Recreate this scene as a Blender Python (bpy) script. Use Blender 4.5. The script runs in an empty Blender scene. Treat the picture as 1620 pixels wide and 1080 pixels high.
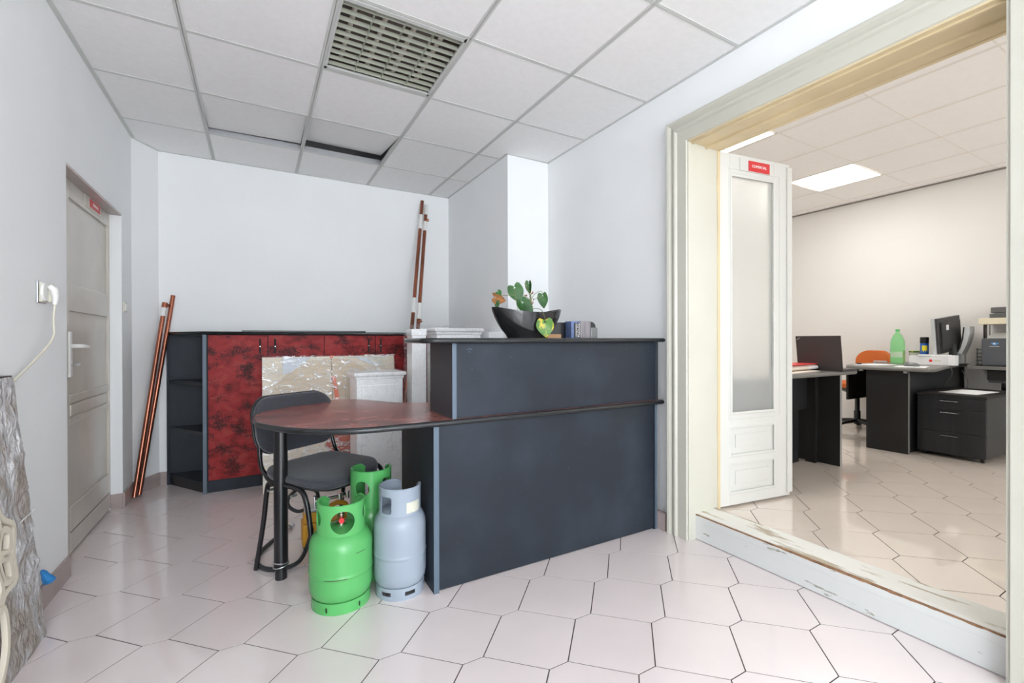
import bpy, bmesh, math, random
from mathutils import Matrix, Vector, noise
random.seed(7)
sc = bpy.context.scene
C = sc.collection
PI = math.pi
R = math.radians

# ------------------------------------------------------------------ camera
CAM_Z = 1.105
cam = bpy.data.cameras.new('camera'); cam_o = bpy.data.objects.new('camera', cam); C.objects.link(cam_o)
_r = Vector((0.86987634, -0.49326395, -0.00241442)); _f = Vector((0.49325752, 0.86987878, -0.0028147)); _u = _r.cross(_f)
_m = Matrix.Identity(4)
for i in range(3):
    _m[i][0] = _r[i]; _m[i][1] = _u[i]; _m[i][2] = -_f[i]
_m[2][3] = CAM_Z
cam_o.matrix_world = _m
cam.sensor_width = 36.0; cam.lens = 711.47 / 1620 * 36.0; cam.clip_start = 0.02; cam.clip_end = 60
sc.camera = cam_o

# ------------------------------------------------------------------ world, lights, exposure
w = bpy.data.worlds.new('daylight'); sc.world = w; w.use_nodes = True
w.node_tree.nodes['Background'].inputs[0].default_value = (0.80, 0.90, 1.0, 1)
w.node_tree.nodes['Background'].inputs[1].default_value = 2.0
sc.view_settings.view_transform = 'Standard'; sc.view_settings.look = 'None'
sc.view_settings.gamma = 1.0; sc.view_settings.use_curve_mapping = False
sc.view_settings.exposure = 0.67
sc.cycles.max_bounces = 16; sc.cycles.diffuse_bounces = 12; sc.cycles.transmission_bounces = 12; sc.cycles.transparent_max_bounces = 16

def area(name, loc, rot, sx, sy, power, col, spread=180):
    l = bpy.data.lights.new(name, 'AREA'); l.shape = 'RECTANGLE'; l.size = sx; l.size_y = sy
    l.energy = power; l.color = col; l.spread = R(spread)
    o = bpy.data.objects.new(name, l); C.objects.link(o); o.location = loc; o.rotation_euler = rot
    return o
# daylight entering by the shop window behind the camera, and by the office windows
area('window_daylight', (0.35, -4.97, 1.42), (R(90), 0, 0), 2.0, 2.35, 84, (0.90, 0.96, 1.0))
area('side_fill', (-0.745, -2.75, 1.35), (0, R(-90), 0), 1.7, 1.9, 62, (0.90, 0.955, 1.0))  # fill light added to brighten the right wall and alcove
area('office_daylight', (4.3, -3.17, 1.60), (R(90), 0, 0), 2.9, 1.6, 24, (1.0, 0.97, 0.93))

# ------------------------------------------------------------------ materials
def new_mat(name):
    m = bpy.data.materials.new(name); m.use_nodes = True
    return m, m.node_tree, m.node_tree.nodes['Principled BSDF']
def setp(b, **k):
    names = {'rough': 'Roughness', 'metal': 'Metallic', 'spec': 'Specular IOR Level', 'coat': 'Coat Weight',
             'coat_rough': 'Coat Roughness', 'trans': 'Transmission Weight', 'ior': 'IOR', 'alpha': 'Alpha', 'sheen': 'Sheen Weight'}
    for a, v in k.items(): b.inputs[names[a]].default_value = v
def mat(name, col, rough=0.5, var=0.0, scale=8.0, bump=0.0, bscale=60.0, col2=None, detail=4, stretch=None, ramp=(0.35, 0.65), **k):
    m, nt, b = new_mat(name)
    setp(b, rough=rough, **k)
    b.inputs['Base Color'].default_value = (*col, 1)
    L = nt.links.new; tc = nt.nodes.new('ShaderNodeTexCoord'); src = tc.outputs['Object']
    if stretch:
        mp = nt.nodes.new('ShaderNodeMapping'); mp.inputs['Scale'].default_value = stretch; L(src, mp.inputs['Vector']); src = mp.outputs[0]
    if var or col2:
        n = nt.nodes.new('ShaderNodeTexNoise'); n.inputs['Scale'].default_value = scale; n.inputs['Detail'].default_value = detail; L(src, n.inputs['Vector'])
        rp = nt.nodes.new('ShaderNodeValToRGB'); L(n.outputs['Fac'], rp.inputs[0]); L(rp.outputs[0], b.inputs['Base Color'])
        c2 = col2 if col2 else tuple(max(0, c * (1 - var)) for c in col)
        rp.color_ramp.elements[0].position = ramp[0]; rp.color_ramp.elements[1].position = ramp[1]
        rp.color_ramp.elements[0].color = (*c2, 1); rp.color_ramp.elements[1].color = (*col, 1)
    if bump:
        n2 = nt.nodes.new('ShaderNodeTexNoise'); n2.inputs['Scale'].default_value = bscale; n2.inputs['Detail'].default_value = 3; L(src, n2.inputs['Vector'])
        bp = nt.nodes.new('ShaderNodeBump'); bp.inputs['Strength'].default_value = bump; bp.inputs['Distance'].default_value = 0.01
        L(n2.outputs['Fac'], bp.inputs['Height']); L(bp.outputs[0], b.inputs['Normal'])
    return m
def emis(name, col, s):
    m, nt, b = new_mat(name); b.inputs['Base Color'].default_value = (*col, 1)
    b.inputs['Emission Color'].default_value = (*col, 1); b.inputs['Emission Strength'].default_value = s
    return m
def burl(name, base, dark, scale=9.0, rough=0.28, coat=0.3, sheen=(0.35, 0.06, 0.05)):
    m, nt, b = new_mat(name); setp(b, rough=rough, coat=coat, coat_rough=0.15, spec=0.2); L = nt.links.new
    tc = nt.nodes.new('ShaderNodeTexCoord')
    mp = nt.nodes.new('ShaderNodeMapping'); mp.inputs['Scale'].default_value = (1, 1, 1.5); L(tc.outputs['Object'], mp.inputs[0])
    n1 = nt.nodes.new('ShaderNodeTexNoise'); n1.inputs['Scale'].default_value = scale; n1.inputs['Detail'].default_value = 8; n1.inputs['Distortion'].default_value = 0.8; L(mp.outputs[0], n1.inputs[0])
    r1 = nt.nodes.new('ShaderNodeValToRGB'); L(n1.outputs['Fac'], r1.inputs[0])
    e = r1.color_ramp.elements; e[0].position = 0.30; e[0].color = (*[c * 0.55 for c in base], 1); e[1].position = 0.68; e[1].color = (*sheen, 1)
    q = e.new(0.5); q.color = (*base, 1)
    n2 = nt.nodes.new('ShaderNodeTexNoise'); n2.inputs['Scale'].default_value = scale * 7.5; n2.inputs['Detail'].default_value = 4; n2.inputs['Distortion'].default_value = 2.0; L(mp.outputs[0], n2.inputs[0])
    n3 = nt.nodes.new('ShaderNodeTexNoise'); n3.inputs['Scale'].default_value = scale * 0.9; n3.inputs['Detail'].default_value = 2; L(mp.outputs[0], n3.inputs[0])
    ad = nt.nodes.new('ShaderNodeMath'); ad.operation = 'MULTIPLY'; L(n2.outputs['Fac'], ad.inputs[0]); L(n3.outputs['Fac'], ad.inputs[1])
    r2 = nt.nodes.new('ShaderNodeValToRGB'); L(ad.outputs[0], r2.inputs[0])
    r2.color_ramp.elements[0].position = 0.265; r2.color_ramp.elements[0].color = (0, 0, 0, 1); r2.color_ramp.elements[1].position = 0.325; r2.color_ramp.elements[1].color = (1, 1, 1, 1)
    mx = nt.nodes.new('ShaderNodeMix'); mx.data_type = 'RGBA'; L(r2.outputs[0], mx.inputs['Factor']); L(r1.outputs[0], mx.inputs['A']); mx.inputs['B'].default_value = (*dark, 1)
    L(mx.outputs['Result'], b.inputs['Base Color'])
    return m
def scuffed(name, base, light, rough=0.42, amount=0.62):
    # dark laminate with faint scuffs and small scratches
    m, nt, b = new_mat(name); setp(b, rough=rough, spec=0.28); L = nt.links.new
    tc = nt.nodes.new('ShaderNodeTexCoord')
    n1 = nt.nodes.new('ShaderNodeTexNoise'); n1.inputs['Scale'].default_value = 3.5; n1.inputs['Detail'].default_value = 5; L(tc.outputs['Object'], n1.inputs[0])
    n2 = nt.nodes.new('ShaderNodeTexNoise'); n2.inputs['Scale'].default_value = 90; n2.inputs['Detail'].default_value = 2; L(tc.outputs['Object'], n2.inputs[0])
    r1 = nt.nodes.new('ShaderNodeValToRGB'); L(n1.outputs['Fac'], r1.inputs[0])
    r1.color_ramp.elements[0].position = 0.45; r1.color_ramp.elements[0].color = (*base, 1)
    r1.color_ramp.elements[1].position = 0.78; r1.color_ramp.elements[1].color = (*[a * 0.82 + c * 0.18 for a, c in zip(base, light)], 1)
    r2 = nt.nodes.new('ShaderNodeValToRGB'); L(n2.outputs['Fac'], r2.inputs[0])
    r2.color_ramp.elements[0].position = 0.74; r2.color_ramp.elements[0].color = (0, 0, 0, 1); r2.color_ramp.elements[1].position = 0.80; r2.color_ramp.elements[1].color = (1, 1, 1, 1)
    mx = nt.nodes.new('ShaderNodeMix'); mx.data_type = 'RGBA'; L(r2.outputs[0], mx.inputs['Factor']); L(r1.outputs[0], mx.inputs['A']); mx.inputs['B'].default_value = (*light, 1)
    L(mx.outputs['Result'], b.inputs['Base Color'])
    return m
def peeling(name, paint, wood, pos=(0.60, 0.62), stretch=(3, 1, 6), scale=3.0):
    m, nt, b = new_mat(name); setp(b, rough=0.45); L = nt.links.new
    tc = nt.nodes.new('ShaderNodeTexCoord'); mp = nt.nodes.new('ShaderNodeMapping'); mp.inputs['Scale'].default_value = stretch; L(tc.outputs['Object'], mp.inputs[0])
    n1 = nt.nodes.new('ShaderNodeTexNoise'); n1.inputs['Scale'].default_value = scale; n1.inputs['Detail'].default_value = 9; n1.inputs['Roughness'].default_value = 0.62; L(mp.outputs[0], n1.inputs[0])
    r = nt.nodes.new('ShaderNodeValToRGB'); L(n1.outputs['Fac'], r.inputs[0])
    r.color_ramp.elements[0].position = pos[0]; r.color_ramp.elements[0].color = (*paint, 1); r.color_ramp.elements[1].position = pos[1]; r.color_ramp.elements[1].color = (*wood, 1)
    L(r.outputs[0], b.inputs['Base Color'])
    bp = nt.nodes.new('ShaderNodeBump'); bp.inputs['Strength'].default_value = 0.4; bp.inputs['Distance'].default_value = 0.004; bp.invert = True
    L(r.outputs[0], bp.inputs['Height']); L(bp.outputs[0], b.inputs['Normal'])
    return m
def film_mat(name, amount=0.22, stretch=(4, 4, 1.2), tint=(0.95, 0.97, 1), mixf=0.82):
    m = bpy.data.materials.new(name); m.use_nodes = True; nt = m.node_tree; nt.nodes.clear(); L = nt.links.new
    out = nt.nodes.new('ShaderNodeOutputMaterial'); mix = nt.nodes.new('ShaderNodeMixShader')
    tr = nt.nodes.new('ShaderNodeBsdfTransparent'); gl = nt.nodes.new('ShaderNodeBsdfGlossy'); gl.inputs['Roughness'].default_value = 0.12; gl.inputs['Color'].default_value = (*tint, 1)
    df = nt.nodes.new('ShaderNodeBsdfDiffuse'); df.inputs['Color'].default_value = (0.97, 0.98, 1.0, 1)
    m2 = nt.nodes.new('ShaderNodeMixShader'); m2.inputs[0].default_value = mixf; L(gl.outputs[0], m2.inputs[1]); L(df.outputs[0], m2.inputs[2])
    tc = nt.nodes.new('ShaderNodeTexCoord'); mp = nt.nodes.new('ShaderNodeMapping'); mp.inputs['Scale'].default_value = stretch; mp.inputs['Rotation'].default_value = (0.3, 0.5, 0.2); L(tc.outputs['Object'], mp.inputs[0])
    n = nt.nodes.new('ShaderNodeTexNoise'); n.inputs['Scale'].default_value = 6; n.inputs['Detail'].default_value = 3; n.inputs['Distortion'].default_value = 1.2; L(mp.outputs[0], n.inputs[0])
    sb_ = nt.nodes.new('ShaderNodeMath'); sb_.operation = 'SUBTRACT'; sb_.inputs[1].default_value = 0.5; L(n.outputs['Fac'], sb_.inputs[0])
    ab = nt.nodes.new('ShaderNodeMath'); ab.operation = 'ABSOLUTE'; L(sb_.outputs[0], ab.inputs[0])
    r = nt.nodes.new('ShaderNodeMapRange'); r.inputs['From Min'].default_value = 0.006; r.inputs['From Max'].default_value = 0.035; r.inputs['To Min'].default_value = min(1, amount * 2.2); r.inputs['To Max'].default_value = amount * 0.22; L(ab.outputs[0], r.inputs['Value'])  # white diffuse lines along noise contours paint highlights on the film
    bp = nt.nodes.new('ShaderNodeBump'); bp.inputs['Strength'].default_value = 1.0; bp.inputs['Distance'].default_value = 0.03; L(n.outputs['Fac'], bp.inputs['Height']); L(bp.outputs[0], gl.inputs['Normal'])
    L(r.outputs[0], mix.inputs[0]); L(tr.outputs[0], mix.inputs[1]); L(m2.outputs[0], mix.inputs[2]); L(mix.outputs[0], out.inputs[0])
    return m

M = {}
M['wall'] = mat('white wall paint', (0.86, 0.875, 0.88), 0.75, var=0.03, scale=2.0, bump=0.06, bscale=45)
M['wall2'] = mat('cream wall paint', (0.80, 0.785, 0.76), 0.75, var=0.02, scale=2.0, bump=0.05, bscale=45)
M['tile_c'] = mat('mineral fibre ceiling tile', (0.84, 0.84, 0.835), 0.9, var=0.03, scale=30, bump=0.1, bscale=220)
M['tile_c2'] = mat('office ceiling tile', (0.92, 0.91, 0.895), 0.9, var=0.02, scale=30, bump=0.08, bscale=220)
M['tbar'] = mat('ceiling grid paint', (0.56, 0.57, 0.55), 0.5)
M['tbar2'] = mat('office ceiling grid paint', (0.80, 0.77, 0.72), 0.5)
M['tgap'] = mat('ceiling joint', (0.25, 0.23, 0.21), 0.8)
M['void'] = mat('plenum darkness', (0.03, 0.03, 0.03), 1.0)
M['floor'] = mat('pinkish porcelain floor tile', (0.83, 0.745, 0.74), 0.09, var=0.04, scale=4, bump=0.0, spec=0.6)
for _k in ('floor',): setp(M[_k].node_tree.nodes['Principled BSDF'], rough=0.3, coat=1.0, coat_rough=0.035)
M['floor2'] = mat('office porcelain floor tile', (0.84, 0.745, 0.66), 0.3, var=0.04, scale=4, coat=1.0, coat_rough=0.04)
M['grout'] = mat('dark grout', (0.06, 0.05, 0.048), 0.9)
M['skirt'] = mat('brown skirting tile', (0.43, 0.35, 0.335), 0.25, var=0.12, scale=9)
M['casing'] = mat('cream gloss door paint', (0.56, 0.55, 0.475), 0.35, var=0.05, scale=3, bump=0.06, bscale=30)
M['casing_warm'] = mat('yellow door paint with warm bounce', (0.68, 0.56, 0.35), 0.32, var=0.12, scale=3, bump=0.05, bscale=30)  # on the doorway soffit this yellow holds the warm bounce from the office
M['leaf'] = mat('ivory door paint', (0.66, 0.665, 0.635), 0.35, var=0.03, scale=3, bump=0.05, bscale=25)
M['doorgrey'] = mat('warm grey gloss door paint', (0.60, 0.565, 0.50), 0.22, var=0.08, scale=4, bump=0.08, bscale=14)
M['peel'] = peeling('peeling white threshold paint', (0.68, 0.69, 0.675), (0.34, 0.34, 0.28), (0.625, 0.635), (3, 1.6, 9), 4.2)
M['peel_top'] = peeling('worn threshold tread', (0.80, 0.79, 0.74), (0.44, 0.37, 0.27), (0.56, 0.60), (5, 0.8, 5), 2.6)
M['rawwood'] = mat('bare chipped wood', (0.36, 0.19, 0.10), 0.8, var=0.5, scale=30)
M['burl'] = burl('red burl laminate', (0.31, 0.023, 0.024), (0.04, 0.008, 0.010), 10.0, 0.5, 0.0, (0.34, 0.045, 0.04))
M['burl_top'] = burl('brown burl tabletop laminate', (0.34, 0.105, 0.085), (0.11, 0.045, 0.04), 7.0, 0.25, 0.3, (0.37, 0.15, 0.12))
M['lam'] = scuffed('dark slate laminate', (0.018, 0.023, 0.032), (0.09, 0.125, 0.17), 0.5)
M['lam_in'] = scuffed('dark slate laminate shelf', (0.035, 0.040, 0.048), (0.08, 0.09, 0.11))
M['edge'] = mat('blue grey edge band', (0.10, 0.14, 0.185), 0.45)
M['blackplastic'] = mat('black plastic', (0.012, 0.013, 0.015), 0.32)
M['nosing'] = mat('black rounded nosing', (0.014, 0.016, 0.018), 0.25)
M['blackmetal'] = mat('black lacquered steel', (0.010, 0.010, 0.012), 0.22)
M['ctop'] = mat('black worktop laminate', (0.020, 0.021, 0.023), 0.4)
M['fabric'] = mat('charcoal speckled fabric', (0.060, 0.063, 0.080), 0.95, var=0.5, scale=260, bump=0.3, bscale=320, sheen=0.3)
M['green'] = mat('bright green gas cylinder paint', (0.105, 0.45, 0.13), 0.25, var=0.08, scale=5)
M['greycyl'] = mat('pale grey cylinder paint', (0.33, 0.385, 0.455), 0.35, var=0.06, scale=6)
M['rust'] = mat('chipped rusty weld', (0.05, 0.035, 0.03), 0.8)
M['brass'] = mat('brass valve', (0.60, 0.55, 0.45), 0.3, metal=1.0)
M['red'] = mat('red plastic cap', (0.75, 0.02, 0.03), 0.35)
M['label'] = mat('pale sticker', (0.66, 0.66, 0.55), 0.6, var=0.1, scale=30)
M['copper'] = mat('brown copper pipe', (0.42, 0.15, 0.09), 0.27, metal=0.85, col2=(0.22, 0.09, 0.06), scale=6, stretch=(1, 1, 0.2))
M['white_label'] = mat('white paper tape', (0.78, 0.78, 0.76), 0.6)
M['white_item'] = mat('white wrapped carcass', (0.93, 0.94, 0.95), 0.35, bump=0.2, bscale=14, coat=0.6, coat_rough=0.15, stretch=(1, 1, 3))
M['mdf'] = mat('pale plywood board', (0.78, 0.69, 0.55), 0.5, var=0.10, scale=4, coat=0.35, coat_rough=0.2, bump=0.35, bscale=18, stretch=(1, 1, 4))
M['mdf2'] = mat('tan round plywood', (0.64, 0.52, 0.37), 0.5, var=0.12, scale=6, coat=0.3, coat_rough=0.2, bump=0.3, bscale=18, stretch=(1, 1, 4))
M['orange'] = mat('orange strap', (0.72, 0.13, 0.04), 0.5)
M['redpanel'] = mat('orange red panel', (0.55, 0.09, 0.035), 0.4, var=0.3, scale=7)
M['bluegrey'] = mat('light blue grey cardboard', (0.62, 0.67, 0.74), 0.5)
M['film'] = film_mat('stretch film', 0.40, (1.3, 3, 3.2))
M['film_dense'] = film_mat('crumpled clear film', 0.07, (2.5, 2.5, 1.2), mixf=0.45)
M['cardboard'] = mat('brown cardboard', (0.40, 0.24, 0.13), 0.8, var=0.1)
M['chrome'] = mat('chrome', (0.75, 0.75, 0.76), 0.15, metal=1.0)
M['steel'] = mat('brushed aluminium', (0.55, 0.56, 0.58), 0.35, metal=0.9)
M['whiteplastic'] = mat('white plastic', (0.80, 0.80, 0.78), 0.3)
M['oldplastic'] = mat('yellowed white plastic', (0.66, 0.64, 0.54), 0.35)
M['signred'] = mat('red sign plate', (0.62, 0.03, 0.035), 0.35)
M['signtext'] = mat('white sign lettering', (0.85, 0.85, 0.85), 0.5)
M['bowl'] = mat('black glazed planter', (0.014, 0.014, 0.015), 0.12, bump=0.15, bscale=30, stretch=(1, 1, 0.1))
M['leafgreen'] = mat('anthurium leaf', (0.020, 0.10, 0.012), 0.5, var=0.3, scale=20)
M['leafyellow'] = mat('yellowing leaf', (0.07, 0.19, 0.02), 0.4, col2=(0.50, 0.42, 0.03), scale=26, ramp=(0.42, 0.50))
M['leafbrown'] = mat('dry brown leaf', (0.33, 0.13, 0.03), 0.6, var=0.5, scale=30)
M['stem'] = mat('green brown stem', (0.16, 0.17, 0.06), 0.5)
M['soil'] = mat('dark soil', (0.03, 0.02, 0.015), 1.0, bump=1, bscale=80)
M['bookblue'] = mat('blue book cover', (0.13, 0.19, 0.38), 0.4, var=0.3, scale=30)
M['bookgrey'] = mat('grey mauve book cover', (0.30, 0.27, 0.29), 0.45, var=0.4, scale=60, stretch=(1, 1, 0.1))
M['wooddisplay'] = mat('light brown wood', (0.50, 0.28, 0.14), 0.45, var=0.2, scale=10)
M['grey_plastic'] = mat('smoke grey plastic', (0.16, 0.17, 0.17), 0.2)
M['yellow'] = mat('yellow lacquered metal', (0.80, 0.40, 0.03), 0.4, var=0.1)
M['hose'] = mat('black rubber hose', (0.03, 0.033, 0.035), 0.5)
M['cream'] = mat('cream carved wood', (0.72, 0.66, 0.55), 0.45)
M['blue'] = mat('blue rubber glove', (0.03, 0.26, 0.65), 0.5, bump=0.6, bscale=40)
M['cable'] = mat('cream cable', (0.66, 0.63, 0.52), 0.5)
M['deskblack'] = scuffed('black ash desk laminate', (0.018, 0.017, 0.017), (0.06, 0.055, 0.05), 0.45)
M['deskblue'] = mat('black ash drawer laminate', (0.020, 0.021, 0.024), 0.35, var=0.35, scale=7, stretch=(4, 4, 0.4))
M['desktop'] = mat('pale worn desktop', (0.20, 0.19, 0.18), 0.35, var=0.2, scale=8)
M['deskedge'] = mat('grey desk edge', (0.17, 0.165, 0.155), 0.45)
M['orangefab'] = mat('orange chair fabric', (0.62, 0.15, 0.03), 0.8, bump=0.2, bscale=200)
M['laptop'] = mat('matt dark laptop lid', (0.050, 0.042, 0.042), 0.45)
M['paper'] = mat('white paper', (0.83, 0.83, 0.84), 0.7)
M['paperwarm'] = mat('cream folder', (0.76, 0.68, 0.60), 0.7)
M['redpaper'] = mat('red folder', (0.70, 0.05, 0.05), 0.5)
M['teal'] = mat('pale teal box', (0.38, 0.66, 0.58), 0.6)
M['lilac'] = mat('lilac box side', (0.62, 0.60, 0.78), 0.6)
M['canblue'] = mat('blue can', (0.01, 0.10, 0.42), 0.35)
M['canyellow'] = mat('yellow can patch', (0.85, 0.72, 0.02), 0.4)
M['monitor'] = mat('dark monitor shell', (0.045, 0.045, 0.047), 0.3)
M['monitorgrey'] = mat('silver monitor bezel', (0.55, 0.57, 0.58), 0.35)
M['printer'] = mat('charcoal printer plastic', (0.085, 0.09, 0.10), 0.45)
M['printertop'] = mat('light grey printer plastic', (0.50, 0.50, 0.48), 0.45)
M['shelfcream'] = mat('cream shelf board', (0.74, 0.67, 0.50), 0.5)
M['darktray'] = mat('dark grey tray', (0.11, 0.11, 0.11), 0.4)
M['logo_blue'] = mat('light blue emblem', (0.10, 0.32, 0.62), 0.4)
M['pencil'] = mat('orange pencil', (0.65, 0.26, 0.07), 0.5)
M['winframe'] = mat('white window frame', (0.8, 0.8, 0.8), 0.4)
M['panel_light'] = emis('led panel diffuser', (1.0, 0.985, 0.955), 11.2)
M['louvre'] = mat('satin louvre reflector', (0.50, 0.52, 0.43), 0.35, metal=0.4)
M['louvre_in'] = mat('lamp housing interior', (0.11, 0.085, 0.07), 0.5)
M['tube'] = mat('unlit fluorescent tube', (0.72, 0.68, 0.60), 0.3)
# bottle
m_, nt_, b_ = new_mat('green bottle plastic'); setp(b_, rough=0.08, trans=0.75, ior=1.2, coat=0.3); b_.inputs['Base Color'].default_value = (0.42, 0.90, 0.45, 1); M['bottle'] = m_
m_, nt_, b_ = new_mat('clear jar plastic'); setp(b_, rough=0.1, trans=0.6, ior=1.2); b_.inputs['Base Color'].default_value = (0.92, 0.92, 0.84, 1); M['jar'] = m_
m_, nt_, b_ = new_mat('frosted door glass'); setp(b_, rough=0.42, trans=0.80, ior=1.2, spec=0.3); b_.inputs['Base Color'].default_value = (0.95, 0.96, 0.94, 1); M['frost'] = m_
m_, nt_, b_ = new_mat('clear window glass'); setp(b_, rough=0.0, trans=1.0, ior=1.01); b_.inputs['Base Color'].default_value = (1, 1, 1, 1); M['glass'] = m_
# stone
def stone():
    m, nt, b = new_mat('rough grey brown stone veneer'); setp(b, rough=0.6); L = nt.links.new
    tc = nt.nodes.new('ShaderNodeTexCoord'); mp = nt.nodes.new('ShaderNodeMapping'); mp.inputs['Scale'].default_value = (1, 1.6, 0.9); mp.inputs['Rotation'].default_value = (0.6, 0, 0); L(tc.outputs['Object'], mp.inputs[0])
    n = nt.nodes.new('ShaderNodeTexNoise'); n.inputs['Scale'].default_value = 6; n.inputs['Detail'].default_value = 12; n.inputs['Roughness'].default_value = 0.66; n.inputs['Distortion'].default_value = 0.8; L(mp.outputs[0], n.inputs[0])
    r = nt.nodes.new('ShaderNodeValToRGB'); L(n.outputs['Fac'], r.inputs[0]); e = r.color_ramp.elements
    e[0].position = 0.30; e[0].color = (0.20, 0.155, 0.13, 1); e[1].position = 0.66; e[1].color = (0.88, 0.87, 0.88, 1)
    q = e.new(0.45); q.color = (0.42, 0.37, 0.33, 1); q = e.new(0.56); q.color = (0.52, 0.51, 0.52, 1)
    L(r.outputs[0], b.inputs['Base Color'])
    n2 = nt.nodes.new('ShaderNodeTexNoise'); n2.inputs['Scale'].default_value = 30; n2.inputs['Detail'].default_value = 8; L(mp.outputs[0], n2.inputs[0])
    bp = nt.nodes.new('ShaderNodeBump'); bp.inputs['Strength'].default_value = 1.0; bp.inputs['Distance'].default_value = 0.03; L(n2.outputs['Fac'], bp.inputs['Height']); L(bp.outputs[0], b.inputs['Normal'])
    return m
M['stone'] = stone()

# ------------------------------------------------------------------ mesh helpers
class MB:
    def __init__(s): s.v = []; s.f = []; s.mi = []; s.cur = 0
    def face(s, idx): s.f.append(tuple(idx)); s.mi.append(s.cur)
    def box(s, x0, x1, y0, y1, z0, z1):
        n = len(s.v)
        s.v += [(x0, y0, z0), (x1, y0, z0), (x1, y1, z0), (x0, y1, z0), (x0, y0, z1), (x1, y0, z1), (x1, y1, z1), (x0, y1, z1)]
        for q in ((0, 3, 2, 1), (4, 5, 6, 7), (0, 1, 5, 4), (1, 2, 6, 5), (2, 3, 7, 6), (3, 0, 4, 7)): s.face([n + i for i in q])
        return s
    def rings(s, rings, cap0=True, cap1=True, closed=False):
        n0 = len(s.v); k = len(rings[0])
        for r in rings: s.v += [tuple(p) for p in r]
        m = len(rings)
        for a in range(m if closed else m - 1):
            b = (a + 1) % m
            for i in range(k):
                j = (i + 1) % k
                s.face((n0 + a * k + i, n0 + a * k + j, n0 + b * k + j, n0 + b * k + i))
        if not closed:
            if cap0: s.face([n0 + i for i in reversed(range(k))])
            if cap1: s.face([n0 + (m - 1) * k + i for i in range(k)])
        return s
    def prism(s, poly, z0, z1):   # poly counter-clockwise in xy
        return s.rings([[(x, y, z0) for x, y in poly], [(x, y, z1) for x, y in poly]])
    def prism_y(s, poly, y0, y1):  # poly in xz
        return s.rings([[(x, y1, z) for x, z in poly], [(x, y0, z) for x, z in poly]])
    def prism_x(s, poly, x0, x1):  # poly in yz
        return s.rings([[(x0, y, z) for y, z in poly], [(x1, y, z) for y, z in poly]])
    def lathe(s, prof, cx=0, cy=0, n=32, z=0, cap=True):
        return s.rings([[(cx + r * math.cos(2 * PI * i / n), cy + r * math.sin(2 * PI * i / n), z + h) for i in range(n)] for r, h in prof], cap, cap)
    def tube(s, pts, r, n=10, closed=False, caps=True):
        P = [Vector(p) for p in pts]; m = len(P); rings = []; up = Vector((0, 0, 1)); prev = None
        for i in range(m):
            if closed: t = (P[(i + 1) % m] - P[i - 1])
            else: t = P[min(i + 1, m - 1)] - P[max(i - 1, 0)]
            t.normalize()
            if prev is None:
                a = t.cross(up)
                if a.length < 1e-3: a = t.cross(Vector((1, 0, 0)))
                a.normalize()
            else:
                a = prev - t * prev.dot(t); a.normalize()
            prev = a; b = t.cross(a)
            rr = r[i] if isinstance(r, (list, tuple)) else r
            rings.append([P[i] + a * (rr * math.cos(2 * PI * k / n)) + b * (rr * math.sin(2 * PI * k / n)) for k in range(n)])
        s.rings([[tuple(p) for p in rg] for rg in rings], caps, caps, closed)
        return s
    def xf(s, mt, start=0):
        for i in range(start, len(s.v)): s.v[i] = tuple(mt @ Vector(s.v[i]))
        return s
def smooth_path(pts, sub=6, closed=False):
    P = [Vector(p) for p in pts]; n = len(P); out = []
    rng = range(n) if closed else range(n - 1)
    for i in rng:
        p0 = P[(i - 1) % n] if closed or i > 0 else P[i] * 2 - P[i + 1]
        p1 = P[i]; p2 = P[(i + 1) % n]
        p3 = P[(i + 2) % n] if closed or i + 2 < n else p2 * 2 - p1
        for k in range(sub):
            t = k / sub
            out.append(0.5 * ((2 * p1) + (-p0 + p2) * t + (2 * p0 - 5 * p1 + 4 * p2 - p3) * t * t + (-p0 + 3 * p1 - 3 * p2 + p3) * t * t * t))
    if not closed: out.append(P[-1])
    return out
def link_mesh(name, mb, mats, parent=None, off=(0, 0, 0), smooth=None, bevel=0.0, seg=2, kind=None):
    me = bpy.data.meshes.new(name)
    me.from_pydata([(x - off[0], y - off[1], z - off[2]) for x, y, z in mb.v], [], mb.f)
    if not isinstance(mats, (list, tuple)): mats = [mats]
    for m in mats: me.materials.append(M[m] if isinstance(m, str) else m)
    if any(mb.mi): me.polygons.foreach_set('material_index', mb.mi)
    bm = bmesh.new(); bm.from_mesh(me); bmesh.ops.recalc_face_normals(bm, faces=bm.faces); bm.to_mesh(me); bm.free()
    if smooth:
        me.polygons.foreach_set('use_smooth', [True] * len(me.polygons)); me.set_sharp_from_angle(angle=R(smooth))
    me.update()
    o = bpy.data.objects.new(name, me); C.objects.link(o)
    if parent: o.parent = parent
    if bevel:
        b = o.modifiers.new('bevel', 'BEVEL'); b.width = bevel; b.segments = seg; b.limit_method = 'ANGLE'; b.angle_limit = R(40); b.harden_normals = False
    if kind: o['kind'] = kind
    return o
def tag(o, label, cat, group=None, kind=None):
    o['label'] = label; o['category'] = cat
    if group: o['group'] = group
    if kind: o['kind'] = kind
    return o
class Thing:
    """an empty at the base of a thing; parts given in world coordinates unless local=True"""
    def __init__(s, name, label, cat, loc, rotz=0.0, group=None):
        s.o = bpy.data.objects.new(name, None); C.objects.link(s.o); s.o.empty_display_size = 0.05
        s.loc = loc; s.rot = rotz; s.o.location = loc; s.o.rotation_euler = (0, 0, rotz); tag(s.o, label, cat, group)
    def part(s, name, mb, mats, parent=None, **k):
        off = s.loc if not s.rot and not k.pop('local', False) else (0, 0, 0)
        k.pop('local', None)
        return link_mesh(name, mb, mats, parent or s.o, off, **k)
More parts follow.
